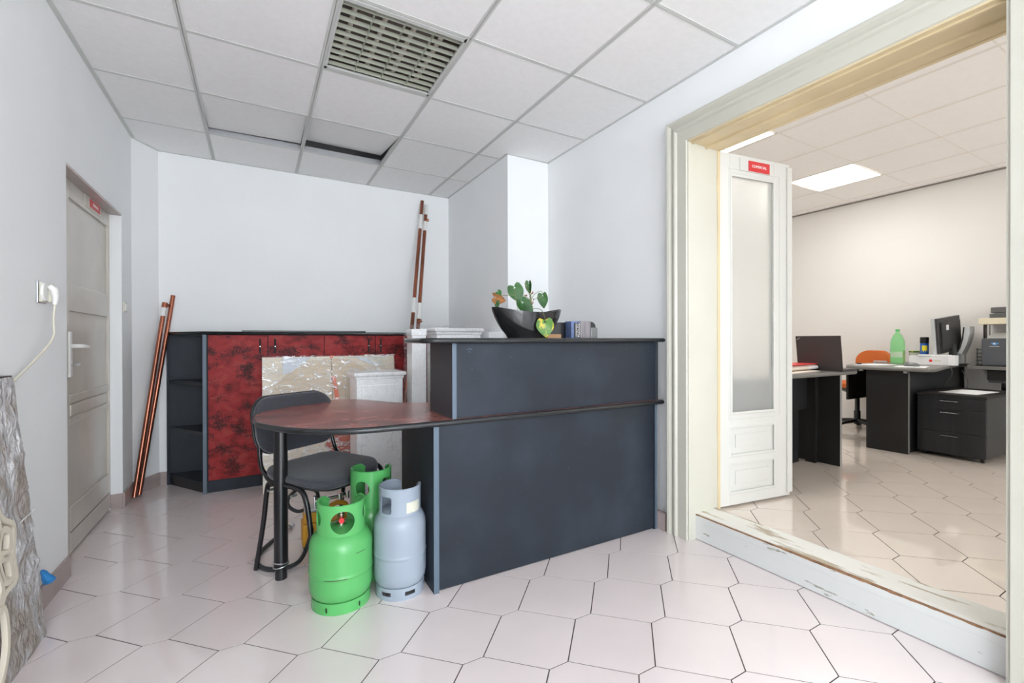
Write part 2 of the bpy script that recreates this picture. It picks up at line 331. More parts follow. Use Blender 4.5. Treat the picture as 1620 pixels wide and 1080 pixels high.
def single(name, mb, mats, label, cat, group=None, off=None, kind=None, **k):
    if off is None:
        xs = [v[0] for v in mb.v]; ys = [v[1] for v in mb.v]; zs = [v[2] for v in mb.v]
        off = ((min(xs) + max(xs)) / 2, (min(ys) + max(ys)) / 2, min(zs))
    o = link_mesh(name, mb, mats, None, off, **k); o.location = off; tag(o, label, cat, group, kind)
    return o
def struct(name, mb, mats, **k): return link_mesh(name, mb, mats, kind='structure', **k)
def text(name, body, size, mt, mtx, parent=None, extrude=0.0006, align='CENTER', off=(0, 0, 0), sx=1.0):
    cu = bpy.data.curves.new(name, 'FONT'); cu.body = body; cu.size = size; cu.extrude = extrude; cu.align_x = align; cu.align_y = 'CENTER'
    tmp = bpy.data.objects.new('tmp_text', cu); C.objects.link(tmp); bpy.context.view_layer.update()
    me = bpy.data.meshes.new_from_object(tmp.evaluated_get(bpy.context.evaluated_depsgraph_get())); bpy.data.objects.remove(tmp); bpy.data.curves.remove(cu)
    me.name = name; me.materials.clear(); me.materials.append(M[mt]); o = bpy.data.objects.new(name, me); C.objects.link(o)
    if parent: o.parent = parent
    o.matrix_local = Matrix.Translation((-off[0], -off[1], -off[2])) @ mtx @ Matrix.Diagonal((sx, 1, 1, 1))
    return o
def frame(origin, xd, yd):   # matrix whose local x, y run along xd, yd
    x = Vector(xd).normalized(); y = Vector(yd); y = (y - x * y.dot(x)).normalized(); z = x.cross(y)
    m = Matrix.Identity(4)
    for i in range(3): m[i][0] = x[i]; m[i][1] = y[i]; m[i][2] = z[i]; m[i][3] = origin[i]
    return m
def boolean_cut(mb, cutters):
    """difference of mesh mb and a list of cutter MBs, returned as an MB"""
    a = link_mesh('tmp_solid', mb, ['wall']); tmp = [a]
    for cm in cutters:
        c = link_mesh('tmp_cut', cm, ['wall']); tmp.append(c)
        md = a.modifiers.new('b', 'BOOLEAN'); md.object = c; md.operation = 'DIFFERENCE'; md.solver = 'EXACT'
    bpy.context.view_layer.update()
    dg = bpy.context.evaluated_depsgraph_get(); ev = a.evaluated_get(dg); me = bpy.data.meshes.new_from_object(ev)
    out = MB(); out.v = [tuple(v.co) for v in me.vertices]; out.f = [tuple(p.vertices) for p in me.polygons]; out.mi = [0] * len(out.f)
    bpy.data.meshes.remove(me)
    for o in tmp:
        d = o.data; bpy.data.objects.remove(o); bpy.data.meshes.remove(d)
    return out

# ================================================================== ROOM SHELL
HC = 2.557; H2 = 2.72; F2 = 0.12; TOP = 3.05
XL = -0.777; XR = 2.09; YF = 4.33; YN = -5.0; XO = 2.30; XE = 6.135
SA = (-0.24325, -0.1745); SB = (0.24325, -0.1655)

def tile_floor(name, z, region, org, sa, sb, s, gap, base, mats):
    x0, x1, y0, y1 = region
    mb = MB()
    def clip(poly, ax, val, keep_gt):
        out = []
        for i in range(len(poly)):
            p, q = poly[i], poly[(i + 1) % len(poly)]
            ip = (p[ax] >= val) == keep_gt or p[ax] == val; iq = (q[ax] >= val) == keep_gt or q[ax] == val
            if ip: out.append(p)
            if ip != iq:
                t = (val - p[ax]) / (q[ax] - p[ax]); out.append((p[0] + (q[0] - p[0]) * t, p[1] + (q[1] - p[1]) * t))
        return out
    for i in range(-30, 31):
        for j in range(-30, 31):
            def Lp(a, b): return (org[0] + (i + a) * sb[0] + (j + b) * sa[0], org[1] + (i + a) * sb[1] + (j + b) * sa[1])
            l0 = Lp(0, 0); lb = Lp(1, 0); lab = Lp(1, 1); la = Lp(0, 1)
            poly = [(l0[0] + s, l0[1]), lb, (lab[0] + s, lab[1]), lab, (la[0] + s, la[1]), l0]
            cx = sum(p[0] for p in poly) / 6; cy = sum(p[1] for p in poly) / 6
            if cx < x0 - .4 or cx > x1 + .4 or cy < y0 - .4 or cy > y1 + .4: continue
            # inset for the joint: shift every edge inward
            ins = []
            n = 6
            area2 = sum(poly[k][0] * poly[(k + 1) % n][1] - poly[(k + 1) % n][0] * poly[k][1] for k in range(n))
            if area2 < 0: poly = poly[::-1]
            lines = []
            for k in range(n):
                p, q = poly[k], poly[(k + 1) % n]; dx, dy = q[0] - p[0], q[1] - p[1]; L = math.hypot(dx, dy); nx, ny = -dy / L, dx / L
                lines.append((nx, ny, nx * p[0] + ny * p[1] + gap / 2))
            for k in range(n):
                a = lines[k - 1]; b = lines[k]; det = a[0] * b[1] - a[1] * b[0]
                ins.append(((a[2] * b[1] - a[1] * b[2]) / det, (a[0] * b[2] - a[2] * b[0]) / det))
            for ax, val, gt in ((0, x0, True), (0, x1, False), (1, y0, True), (1, y1, False)):
                if len(ins) >= 3: ins = clip(ins, ax, val, gt)
            if len(ins) < 3: continue
            mb.cur = 0; mb.prism(ins, z - 0.006, z)
    mb.cur = 1; mb.box(x0, x1, y0, y1, base, z - 0.0015)
    return struct(name, mb, mats)
tile_floor('floor', 0.0, (XL - 0.1, XR + 0.05, YN, YF), (1.337, 1.599), SA, SB, 0.077, 0.0044, -0.12, ['floor', 'grout'])
tile_floor('floor_office', F2, (XO - 0.02, XE, -3.2, 4.45), (2.716, 1.083), (-0.24325, -0.1725), (0.24325, -0.1615), 0.073, 0.0042, -0.1, ['floor2', 'grout'])

DY0, DY1, DZ = 2.87, 3.865, 1.945       # opening of the grey door in the left wall
OY0, OY1, OZ = 0.46, 1.675, 2.20        # opening of the double door in the right wall
mb = MB().box(XL - 0.2, XL, YN - 0.15, -3.7, 0, TOP).box(XL - 0.2, XL, -1.8, DY0, 0, TOP).box(XL - 0.2, XL, -3.7, -1.8, 0, 0.4).box(XL - 0.2, XL, -3.7, -1.8, 2.25, TOP).box(XL - 0.2, XL, DY1, 4.133, 0, TOP).box(XL - 0.2, XL, DY0, DY1, DZ, TOP).box(XL - 0.2, XL - 0.10, DY0 + .0, DY1, 0, DZ)
struct('wall_left', mb, 'wall')
struct('wall_corner', MB().prism([(XL, 4.133), (-0.653, YF), (-0.653, YF + 0.14), (XL - 0.2, YF + 0.14), (XL - 0.2, 4.133)], 0, TOP), 'wall')
struct('wall_far', MB().box(-0.653, 1.71, YF, YF + 0.14, 0, TOP), 'wall')
struct('wall_alcove', MB().box(1.71, XR, 3.078, YF + 0.14, 0, TOP), 'wall')
mb = MB(); mb.box(XR, XO, OY1, YF + 0.14, 0, TOP).box(XR, XO, YN - 0.2, OY0, 0, TOP).box(XR, XO, OY0, OY1, OZ, TOP)
struct('wall_right', mb, ['wall'])
# near wall with the shop window behind the camera
mb = MB().box(XL - 0.2, -0.68, YN - 0.15, YN, 0, TOP).box(1.4, XR, YN - 0.15, YN, 0, TOP).box(-0.68, 1.4, YN - 0.15, YN, 0, 0.22).box(-0.68, 1.4, YN - 0.15, YN, 2.62, TOP)
struct('wall_near', mb, 'wall')
# office walls
struct('wall_office_far', MB().box(XE, XE + 0.15, -3.35, 4.6, 0, TOP), 'wall2')
struct('wall_office_left', MB().box(XO, XE, 4.45, 4.6, 0, TOP), 'wall2')
mb = MB().box(XO, 2.85, -3.35, -3.2, 0, TOP).box(5.75, XE, -3.35, -3.2, 0, TOP).box(2.85, 5.75, -3.35, -3.2, 0, 0.85).box(2.85, 5.75, -3.35, -3.2, 2.45, TOP)
struct('wall_office_right', mb, 'wall2')
def window(name, x0, x1, y, z0, z1, n):
    mb = MB()
    for k in range(n + 1):
        x = x0 + (x1 - x0) * k / n; mb.box(max(x0, x - 0.03), min(x1, x + 0.03), y - 0.08, y - 0.02, z0, z1)
    mb.box(x0, x1, y - 0.08, y - 0.02, z0, z0 + 0.06).box(x0, x1, y - 0.08, y - 0.02, z1 - 0.06, z1)
    o = struct(name, mb, 'winframe')
    link_mesh('pane', MB().box(x0, x1, y - 0.052, y - 0.048, z0, z1), 'glass', o)
# (glazed frames; the light comes in through them)
window('window_1', -0.68, 1.4, YN, 0.22, 2.62, 2)
mb = MB()
for y_ in (-3.7, -2.78, -1.86): mb.box(XL - .10, XL - .04, y_, y_ + 0.06, 0.4, 2.25)
mb.box(XL - .10, XL - .04, -3.7, -1.8, 0.4, 0.46).box(XL - .10, XL - .04, -3.7, -1.8, 2.19, 2.25)
link_mesh('pane', MB().box(XL - .072, XL - .068, -3.7, -1.8, 0.4, 2.25), 'glass', struct('added_side_window', mb, 'winframe'))  # unseen window added to go with the side fill light
window('window_2', 2.85, 5.75, -3.2, 0.85, 2.45, 3)

# ---- skirting tiles
mb = MB(); T = 0.011; HS = 0.10
def skirt_seg(mb, p, q, h=HS, t=T, z=0):
    d = Vector((q[0] - p[0], q[1] - p[1])); L = d.length; d.normalize(); n = Vector((-d.y, d.x))
    k = max(1, round(L / 0.33)); 
    for i in range(k):
        a = Vector(p) + d * (L * i / k + (0.0012 if i else 0)); b = Vector(p) + d * (L * (i + 1) / k - (0.0012 if i < k - 1 else 0))
        mb.prism([tuple(a), tuple(b), tuple(b + n * t), tuple(a + n * t)], z, z + h)
skirt_seg(mb, (XL, DY0), (XL, YN)); skirt_seg(mb, (XL, 4.133), (XL, DY1)); skirt_seg(mb, (XL, DY1), (XL - 0.06, DY1))
struct('baseboard_left', mb, 'skirt')
mb = MB(); skirt_seg(mb, (-0.653, YF), (XL, 4.133)); struct('baseboard_corner', mb, 'skirt')
mb = MB(); skirt_seg(mb, (1.71, YF), (-0.653, YF)); struct('baseboard_far', mb, 'skirt')
mb = MB(); skirt_seg(mb, (1.71, 3.078), (1.71, YF)); skirt_seg(mb, (XR, 3.078), (1.71, 3.078)); skirt_seg(mb, (XR - 0.02, 1.82), (XR - 0.02, 3.078), t=0.03)
struct('baseboard_right', mb, 'skirt')

# ---- suspended ceiling, front room
gx = [-0.298 + 0.6 * i for i in range(-1, 5)]; gy = [1.988 + 0.6 * j for j in range(-13, 5)]
cols = [XL] + [g for g in gx if XL < g < XR] + [XR]; rows = [YN] + [g for g in gy if YN < g < YF] + [YF]
mb = MB(); g = 0.004
for a, b in zip(cols, cols[1:]):
    for c, d in zip(rows, rows[1:]):
        cx, cy = (a + b) / 2, (c + d) / 2
        if -0.298 < cx < 0.902 and 3.188 < cy < 3.788: continue      # two loose tiles
        if 0.302 < cx < 0.902 and 1.988 < cy < 2.588: continue       # the light fitting
        mb.box(a + g, b - g, c + g, d - g, HC + 0.003, HC + 0.018)
struct('ceiling', mb, 'tile_c')
mb = MB(); tw = 0.0125
for x in cols[1:-1]: mb.box(x - tw, x + tw, YN, YF, HC, HC + 0.003).box(x - 0.001, x + 0.001, YN, YF, HC, HC + 0.035)
for y in rows[1:-1]: mb.box(XL, XR, y - tw * .8, y + tw * .8, HC + 0.0005, HC + 0.0032).box(XL, XR, y - 0.001, y + 0.001, HC, HC + 0.035)
for args in ((XL, XL + 0.022, YN, 4.133), (XR - 0.016, XR, YN, 3.09), (XL, XR, YF - 0.014, YF), (1.696, 1.71, 3.07, YF), (1.70, XR, 3.064, 3.078)):
    mb.box(args[0], args[1], args[2], args[3], HC - 0.0005, HC + 0.0028)
mb.prism([(XL, 4.115), (XL, 4.133), (-0.653, YF), (-0.64, YF - .012)][::1], HC - 0.001, HC + 0.0028)
struct('trim_1', mb, 'tbar')
struct('ceiling_void', MB().box(XL - .1, XR + .1, YN, YF + .1, TOP - 0.02, TOP), 'void')
struct('trim_3', MB().box(-0.31, 0.915, 3.775, 3.8015, HC + 0.0032, HC + 0.038), 'steel')
def loose_tile(x0, label, tilt, dz, rotz):
    mb = MB().box(-0.290, 0.290, -0.290, 0.290, 0, 0.015)
    o = link_mesh('ceiling_tile', mb, 'tile_c'); tag(o, label, 'ceiling tile', 'loose ceiling tiles')
    o.location = (x0 + 0.3, 3.188 + 0.285, HC + dz); o.rotation_euler = (R(tilt), R(rotz), 0)
loose_tile(-0.298, 'left of two loose white ceiling tiles, pushed up with a thin gap at its left side', 3.2, 0.022, -1.0)
loose_tile(0.302, 'right of two loose white ceiling tiles, tilted up over a wide black gap', 7.2, 0.040, 0.6)

# ---- office ceiling
ox = [3.56 + 0.6 * k for k in range(-2, 5)]; oy = [0.835 + 0.6 * k for k in range(-7, 7)]
cols = [XO] + [q for q in ox if XO < q < XE] + [XE]; rows = [-3.2] + [q for q in oy if -3.2 < q < 4.45] + [4.45]
mb = MB(); g = 0.0022
for a, b in zip(cols, cols[1:]):
    for c, d in zip(rows, rows[1:]):
        cx, cy = (a + b) / 2, (c + d) / 2
        if (2.96 < cx < 3.56 or 4.76 < cx < 5.36) and 2.035 < cy < 2.635: continue
        mb.cur = 0; mb.box(a + g, b - g, c + g, d - g, H2 + 0.002, H2 + 0.02)
mb.cur = 1; mb.box(XO, XE, -3.2, 4.45, H2 + 0.045, TOP)
struct('ceiling_office', mb, ['tile_c2', 'tgap'])
mb = MB()
for x in cols[1:-1]: mb.box(x - 0.011, x + 0.011, -3.2, 4.45, H2, H2 + 0.0018)
for y in rows[1:-1]: mb.box(XO, XE, y - 0.0035, y + 0.0035, H2 + 0.0002, H2 + 0.0016)
mb.box(XE - 0.02, XE, -3.2, 4.45, H2 - 0.0015, H2 + 0.0016)
struct('trim_2', mb, 'tbar2')
struct('trim_4', MB().box(XE - 0.024, XE, -3.2, 4.45, H2 - 0.012, H2 - 0.0015), 'tgap')

# ---- ceiling lights
t = Thing('ceiling_light', 'unlit square ceiling light with a metal louvre grid above the counter', 'ceiling light', (0.602, 2.288, HC))
x0, x1, y0, y1 = 0.302 + tw, 0.902 - tw, 1.988 + tw, 2.588 - tw
mb = MB()
mb.box(x0, x1, y0, y0 + 0.022, HC - 0.002, HC + 0.01).box(x0, x1, y1 - 0.022, y1, HC - 0.002, HC + 0.01).box(x0, x0 + 0.012, y0, y1, HC - 0.002, HC + 0.01).box(x1 - 0.010, x1, y0, y1, HC - 0.002, HC + 0.01)
t.part('frame', mb, 'tbar')
mb = MB().box(x0, x1, y0, y1, HC + 0.088, HC + 0.092).box(x0, x0 + 0.003, y0, y1, HC + 0.01, HC + 0.09).box(x1 - 0.003, x1, y0, y1, HC + 0.01, HC + 0.09).box(x0, x1, y0, y0 + 0.003, HC + 0.01, HC + 0.09).box(x0, x1, y1 - 0.003, y1, HC + 0.01, HC + 0.09)
t.part('housing', mb, 'louvre_in')
for k in range(4):
    xx = x0 + 0.012 + (x1 - x0 - 0.022) * (k + 0.5) / 4
    t.part('fluorescent_tube', MB().tube([(xx, y0 + 0.02, HC + 0.068), (xx, y1 - 0.02, HC + 0.068)], 0.012, 12), 'tube', smooth=40)
ya, yb = y0 + 0.022, y1 - 0.022
for k in range(1, 4):
    xx = x0 + 0.012 + (x1 - x0 - 0.022) * k / 4
    t.part('louvre_divider', MB().prism_y([(xx - 0.0012, HC + 0.001), (xx + 0.0012, HC + 0.001), (xx + 0.0025, HC + 0.020), (xx - 0.0025, HC + 0.020)], ya, yb), 'louvre')
for k in range(10):
    yy = ya + (yb - ya) * (k + 0.5) / 10
    prof = [(yy - 0.0015, HC + 0.001), (yy + 0.0015, HC + 0.001), (yy + 0.002, HC + 0.008), (yy + 0.0045, HC + 0.019), (yy - 0.0045, HC + 0.019), (yy - 0.002, HC + 0.008)]
    t.part('louvre_blade', MB().prism_x(prof, x0 + 0.012, x1 - 0.010), 'louvre')
for lx, lab in ((2.96, 'lit white square led panel in the office ceiling nearest the doorway'), (4.76, 'lit white square led panel deeper in the office ceiling')):
    t = Thing('led_panel', lab, 'ceiling light', (lx + 0.3, 2.335, H2), group='lit office ceiling panels')
    a, b, c, d = lx + 0.011, lx + 0.589, 2.046, 2.624
    t.part('frame', MB().box(a, b, c, c + 0.012, H2, H2 + 0.014).box(a, b, d - 0.012, d, H2, H2 + 0.014).box(a, a + 0.012, c, d, H2, H2 + 0.014).box(b - 0.012, b, c, d, H2, H2 + 0.014), 'tile_c2')
    t.part('diffuser', MB().box(a + 0.012, b - 0.012, c + 0.012, d - 0.012, H2 + 0.004, H2 + 0.012), 'panel_light')

# ================================================================== DOORS
# grey panelled door in the left wall
LX = -0.838
d1 = struct('door_1', MB().box(LX - 0.022, LX - 0.014, DY0 + 0.02, 3.905, 0.012, DZ + 0.02), 'doorgrey')
mb = MB()
ys = (2.93, 3.135, 3.835, 3.905)
zs = [(0.012, 0.10), (0.255, 0.255), (0.675, 0.705), (0.785, 0.825), (1.262, 1.40), (1.845, DZ + 0.02)]
mb.box(LX - 0.016, LX, ys[0], ys[1], 0.012, DZ + 0.02).box(LX - 0.016, LX, ys[2], ys[3], 0.012, DZ + 0.02)
for a, b in ((0.012, 0.245), (0.675, 0.705), (0.785, 0.825), (1.262, 1.405), (1.848, DZ + 0.02)): mb.box(LX - 0.016, LX, ys[1], ys[2], a, b)
link_mesh('stiles_and_rails', mb, 'doorgrey', d1, bevel=0.004)
mb = MB().box(LX - 0.016, LX - 0.004, ys[1] + 0.03, ys[2] - 0.03, 0.715, 0.775)
link_mesh('middle_panel', mb, 'doorgrey', d1, bevel=0.008)
mb = MB().box(LX - 0.004, LX + 0.001, ys[1], ys[2], 0.118, 0.122)
link_mesh('kick_board_line', mb, 'rust', d1)
t_ = MB().box(LX, LX + 0.012, 3.098, 3.132, 0.920, 1.155)
hp = link_mesh('handle_plate', t_, 'whiteplastic', d1, bevel=0.004)
mb = MB().tube([(LX + 0.008, 3.113, 1.080), (LX + 0.045, 3.113, 1.080), (LX + 0.05, 3.125, 1.080), (LX + 0.05, 3.235, 1.075)], [0.010, 0.010, 0.010, 0.007], 12)
link_mesh('handle', mb, 'whiteplastic', d1, smooth=50)
mb = MB().tube([(LX + 0.010, 3.113, 0.985), (LX + 0.035, 3.118, 0.985)], 0.0025, 8).box(LX + 0.03, LX + 0.045, 3.116, 3.120, 0.979, 0.991)
link_mesh('key', mb, 'steel', d1)
link_mesh('sign_holder', MB().box(LX, LX + 0.004, 3.375, 3.655, 1.868, 1.935), 'casing', d1)
sg = link_mesh('sign', MB().box(LX + 0.004, LX + 0.007, 3.452, 3.635, 1.879, 1.925), 'signred', d1)
text('sign_lettering', 'TOALETA', 0.024, 'signtext', frame((LX + 0.0075, 3.545, 1.902), (0, 1, 0), (0, 0, 1)), d1)
# frame of that door: lintel lining and jamb
mb = MB().box(LX - 0.02, XL - 0.001, DY0, DY1, DZ - 0.012, DZ)
struct('trim_5', mb, 'skirt')
struct('trim_6', MB().box(LX, XL - 0.001, DY1 - 0.004, DY1, 0.10, DZ - 0.012), 'wall')

# casing of the double doorway: cross-section swept round the opening
def casing_profile(xs_front):
    return xs_front
def sweep_casing(name, path_pts, prof, mt):
    """prof: list of (distance from the inner edge outward, x depth); mitred frame in the yz plane"""
    mb = MB(); k = len(prof); rings = []
    (y0, z0), (y1, z1), (y2, z2), (y3, z3) = path_pts      # left foot, left head, right head, right foot; outward = +y at left
    for (dy, dz, (yy, zz)) in ((1, 0, (y0, z0)), (1, 1, (y1, z1)), (-1, 1, (y2, z2)), (-1, 0, (y3, z3))):
        rings.append([(x, yy + dy * d, zz + dz * d) for d, x in prof])
    mb.rings(rings, True, True)
    return struct(name, mb, mt, bevel=0.0015)
pr = [(0, 2.11), (0, 2.060), (0.004, 2.052), (0.062, 2.052), (0.066, 2.046), (0.072, 2.040), (0.082, 2.040), (0.088, 2.046), (0.100, 2.050), (0.112, 2.040), (0.125, 2.036), (0.132, 2.042), (0.132, 2.11)]
sweep_casing('trim_7', [(OY1, 0.0), (OY1, OZ), (OY0, OZ), (OY0, 0.0)], pr, 'casing')
# lining of the opening
struct('trim_8', MB().box(2.06, XO + 0.004, OY1 - 0.006, OY1 + 0.004, 0.0, OZ), 'casing')
struct('trim_9', MB().box(2.06, XO + 0.004, OY0 - 0.004, OY0 + 0.006, 0.0, OZ), 'casing')
struct('trim_10', MB().box(2.06, XO + 0.004, OY0, OY1, OZ - 0.008, OZ + 0.004).box(2.085, 2.10, OY0, OY1, OZ - 0.016, OZ - 0.006).box(2.20, 2.215, OY0, OY1, OZ - 0.020, OZ - 0.006), 'casing_warm', bevel=0.002)
struct('trim_11', MB().box(XO + 0.004, XO + 0.026, OY1 - 0.012, OY1 + 0.09, F2, OZ + 0.09).box(XO + 0.004, XO + 0.026, OY0 - 0.09, OY0 + 0.012, F2, OZ + 0.09).box(XO + 0.004, XO + 0.026, OY0 - 0.09, OY1 + 0.09, OZ - 0.012, OZ + 0.09), 'casing_warm', bevel=0.003)
# threshold step
def chip_edge(seed, n=60):
    rnd = random.Random(seed); return [0.004 * abs(noise.noise(Vector((k * 0.35, seed, 0)))) + 0.001 * rnd.random() for k in range(n + 1)]
n = 60; e1 = chip_edge(3.1); rings = []
for k in range(n + 1):
    y = OY0 + 0.006 + (OY1 - OY0 - 0.012) * k / n; c = e1[k]
    wear = 0.012 * math.exp(-((k - 22) / 12.0) ** 2)
    rings.append([(2.115, y, 0.004), (2.115, y, 0.132 - c - wear * 0.3), (2.117 + c, y, 0.1335 - c), (2.135, y, 0.134), (2.135, y, 0.004)])
struct('step_riser', MB().rings(rings), 'peel')
struct('trim_12', MB().box(2.113, 2.116, OY0 + .006, OY1 - .006, 0.1, 0.104), 'peel')
rings = []
for k in range(n + 1):
    y = OY0 + 0.006 + (OY1 - OY0 - 0.012) * k / n; wear = 0.006 * math.exp(-((k - 22) / 10.0) ** 2); c = 0.5 * e1[(k * 7) % n]
    rings.append([(2.124 + c + wear, y, 0.128), (2.124 + c + wear, y, 0.1405 - wear), (2.14, y, 0.142 - wear), (2.285, y, 0.142 - wear * 0.5), (2.287, y, 0.12), (2.287, y, 0.11)])
struct('step_tread', MB().rings(rings), 'peel_top')
struct('trim_13', MB().box(2.1165, 2.13, OY0 + .006, OY1 - .006, 0.125, 0.1365), 'rawwood')

# open office door leaf with a frosted pane
hx, hy = 2.322, 1.690; ang = math.atan2(1.612 - 1.690, 2.906 - 2.322); LW = 0.588
d2 = bpy.data.objects.new('door_2', None)
# local axes: x along the leaf, y through it (+y away from the camera), z up
zb, zt = F2 + 0.014, 2.195; TH = 0.020
def P2(mb): return mb
g0, g1, gz0, gz1 = 0.088, 0.452, 0.668, 2.075
mb = MB().box(0, g0, -TH, TH, zb, zt).box(g1, LW, -TH, TH, zb, zt).box(g0, g1, -TH, TH, gz1, zt).box(g0, g1, -TH, TH, zb, 0.205).box(g0, g1, -TH, TH, 0.375, 0.425).box(g0, g1, -TH, TH, 0.59, gz0)
d2 = struct('door_2', mb, 'leaf', bevel=0.002); d2.location = (hx, hy, 0); d2.rotation_euler = (0, 0, ang)
mb = MB()
def molding(mb, x0, x1, z0, z1, w, d):
    prof = [(0, 0), (w * 0.35, -d * .3), (w * .5, -d), (w, -d * .8), (w, 0)]
    rings = []
    for cx, cz, sx, sz in ((x0, z0, 1, 1), (x1, z0, -1, 1), (x1, z1, -1, -1), (x0, z1, 1, -1)):
        rings.append([(cx + sx * (a - w * .5), -TH + b, cz + sz * (a - w * .5)) for a, b in prof])
    mb.rings(rings, closed=True)
molding(mb, g0, g1, gz0, gz1, 0.024, 0.007); molding(mb, g0 - 0.01, g1 + 0.048, gz0 - 0.03, gz1 + 0.035, 0.010, 0.003)
link_mesh('glazing_bead', mb, 'leaf', d2, smooth=30)
for z0, z1 in ((0.205, 0.375), (0.425, 0.59)):
    mb = MB().box(g0, g1, -TH + 0.006, TH - 0.006, z0, z1).box(g0 + 0.045, g1 - 0.045, -TH + 0.001, -TH + 0.007, z0 + 0.045, z1 - 0.045); molding(mb, g0 - .004, g1 + .004, z0 - .004, z1 + .004, 0.022, 0.005)
    link_mesh('door_panel', mb, 'leaf', d2, bevel=0.0015)
link_mesh('glass_pane', MB().box(g0, g1, -0.003, 0.003, gz0, gz1), 'frost', d2)
link_mesh('meeting_stile', MB().box(LW - 0.004, LW + 0.055, 0.002, TH + 0.006, zb + 0.012, zt - 0.004).box(LW - 0.03, LW + 0.012, -TH - 0.009, -TH + .001, zb + 0.02, zt - 0.02), 'leaf', d2, bevel=0.003)
for z in (0.55, 1.95): link_mesh('hinge', MB().tube([(-0.012, -TH - 0.004, z), (-0.012, -TH - 0.004, z + 0.10)], 0.007, 10), 'casing_warm', d2, smooth=40)
link_mesh('hinge_stile', MB().box(-0.020, -0.002, -0.012, 0.02, zb, zt), 'casing_warm', d2, bevel=0.002)
link_mesh('sign_holder', MB().box(0.165, 0.42, -TH - 0.004, -TH, 2.105, 2.18), 'leaf', d2)
link_mesh('sign', MB().box(0.232, 0.405, -TH - 0.007, -TH - 0.004, 2.109, 2.170), 'signred', d2)
tx = text('sign_lettering', 'COMERCIAL', 0.022, 'signtext', frame((0.318, -TH - 0.0075, 2.14), (1, 0, 0), (0, 0, 1)), d2)

# ================================================================== RECEPTION COUNTER
def offset_poly(poly, d):
    n = len(poly); out = []
    for i in range(n):
        p = Vector(poly[i - 1]); q = Vector(poly[i]); r = Vector(poly[(i + 1) % n])
        a = (q - p); b = (r - q)
        if a.length < 1e-9 or b.length < 1e-9: out.append(tuple(q)); continue
        a.normalize(); b.normalize(); n1 = Vector((a.y, -a.x)); n2 = Vector((b.y, -b.x)); s = n1 + n2
        if s.length < 1e-6: s = n1
        s.normalize(); c = max(0.5, s.dot(n1)); out.append(tuple(q + s * (d / c)))
    return out
def nosed_slab(thing, outline, z0, z1, top_mat, edge_mat, name, rad=0.011, parent=None):
    """top face of one material and a rounded black edge; outline counter-clockwise"""
    hh = (z1 - z0) / 2; rings = []
    for k in range(9):
        a = -PI / 2 + PI * k / 8
        d = rad * math.cos(a); poly = offset_poly(outline, d); rings.append([(x, y, (z0 + z1) / 2 + hh * math.sin(a)) for x, y in poly])
    top = MB().prism(outline, z0 + 0.0004, z1 + 0.0003)
    o = thing.part(name, top, top_mat, parent)
    mb = MB().rings(rings, True, False)
    e = thing.part('edge_nosing', mb, edge_mat, o, smooth=60)
    return o
tc = Thing('reception_counter', 'slate grey two-tier reception counter with a rounded red-brown desk wing', 'counter', (1.35, 2.1, 0))
tc.part('front_panel', MB().box(0.690, 2.020, 1.880, 1.898, 0.004, 0.727), 'lam', bevel=0.001)
sp = tc.part('side_panel', MB().box(0.666, 0.690, 1.868, 2.362, 0.0, 0.727), 'lam', bevel=0.001)
tc.part('edge_band', MB().box(0.666, 0.690, 1.8665, 1.8685, 0.0, 0.727), 'edge', sp)
sp = tc.part('side_panel', MB().box(2.012, 2.034, 1.872, 2.362, 0.0, 0.727), 'lam', bevel=0.001)
tc.part('edge_band', MB().box(2.020, 2.034, 1.870, 1.8725, 0.0, 0.727), 'edge', sp)
out = [(-0.012, 2.34), (0.006, 2.235), (0.050, 2.135), (0.118, 2.025), (0.205, 1.940), (0.33, 1.883), (0.47, 1.866), (0.70, 1.860), (1.05, 1.858), (1.60, 1.858), (2.060, 1.858), (2.060, 2.44), (1.5, 2.44), (0.90, 2.44), (0.845, 2.445), (0.76, 2.475), (0.68, 2.54), (0.605, 2.665), (0.535, 2.77), (0.44, 2.838), (0.36, 2.85), (0.27, 2.80), (0.18, 2.725), (0.10, 2.65), (0.035, 2.55), (-0.003, 2.45)]
core = smooth_path([(*p, 0) for p in out[:11]], 5) ; tail = smooth_path([(*p, 0) for p in out[13:]] + [(*out[0], 0)], 5)
outline = [(p.x, p.y) for p in core] + [(2.060, 2.44)] + [(p.x, p.y) for p in tail[:-1]]
nosed_slab(tc, outline, 0.729, 0.755, 'burl_top', 'nosing', 'desk_top')
tc.part('upper_front_panel', MB().box(0.772, 2.040, 1.872, 1.890, 0.7555, 1.092), 'lam', bevel=0.001)
sp = tc.part('upper_side_panel', MB().box(0.752, 0.772, 1.864, 2.155, 0.7555, 1.092), 'lam_in', bevel=0.001)
tc.part('edge_band', MB().box(0.752, 0.772, 1.8625, 1.8645, 0.7555, 1.092), 'edge', sp)
tc.part('upper_side_panel', MB().box(2.022, 2.042, 1.868, 2.155, 0.7555, 1.092), 'lam_in', bevel=0.001)
cap = [(0.66 + 0.045 * math.cos(a), 1.885 + 0.045 * math.sin(a)) for a in [PI + PI / 2 * k / 8 for k in range(9)]]
cap = [(0.635 + 0.06 * math.cos(a) - 0.0, 1.895 + 0.06 * math.sin(a)) for a in [PI + PI / 2 * k / 8 for k in range(9)]]
cap2 = [(0.635 + 0.06 * math.cos(a), 2.115 + 0.06 * math.sin(a)) for a in [PI / 2 + PI / 2 * k / 8 for k in range(9)]]
cap = [(x + 0.045, y) for x, y in cap]; cap2 = [(x + 0.045, y) for x, y in cap2]
nosed_slab(tc, cap + [(2.044, 1.835), (2.044, 2.175)] + cap2, 1.092, 1.115, 'ctop', 'nosing', 'counter_top', 0.010)
mb = MB()
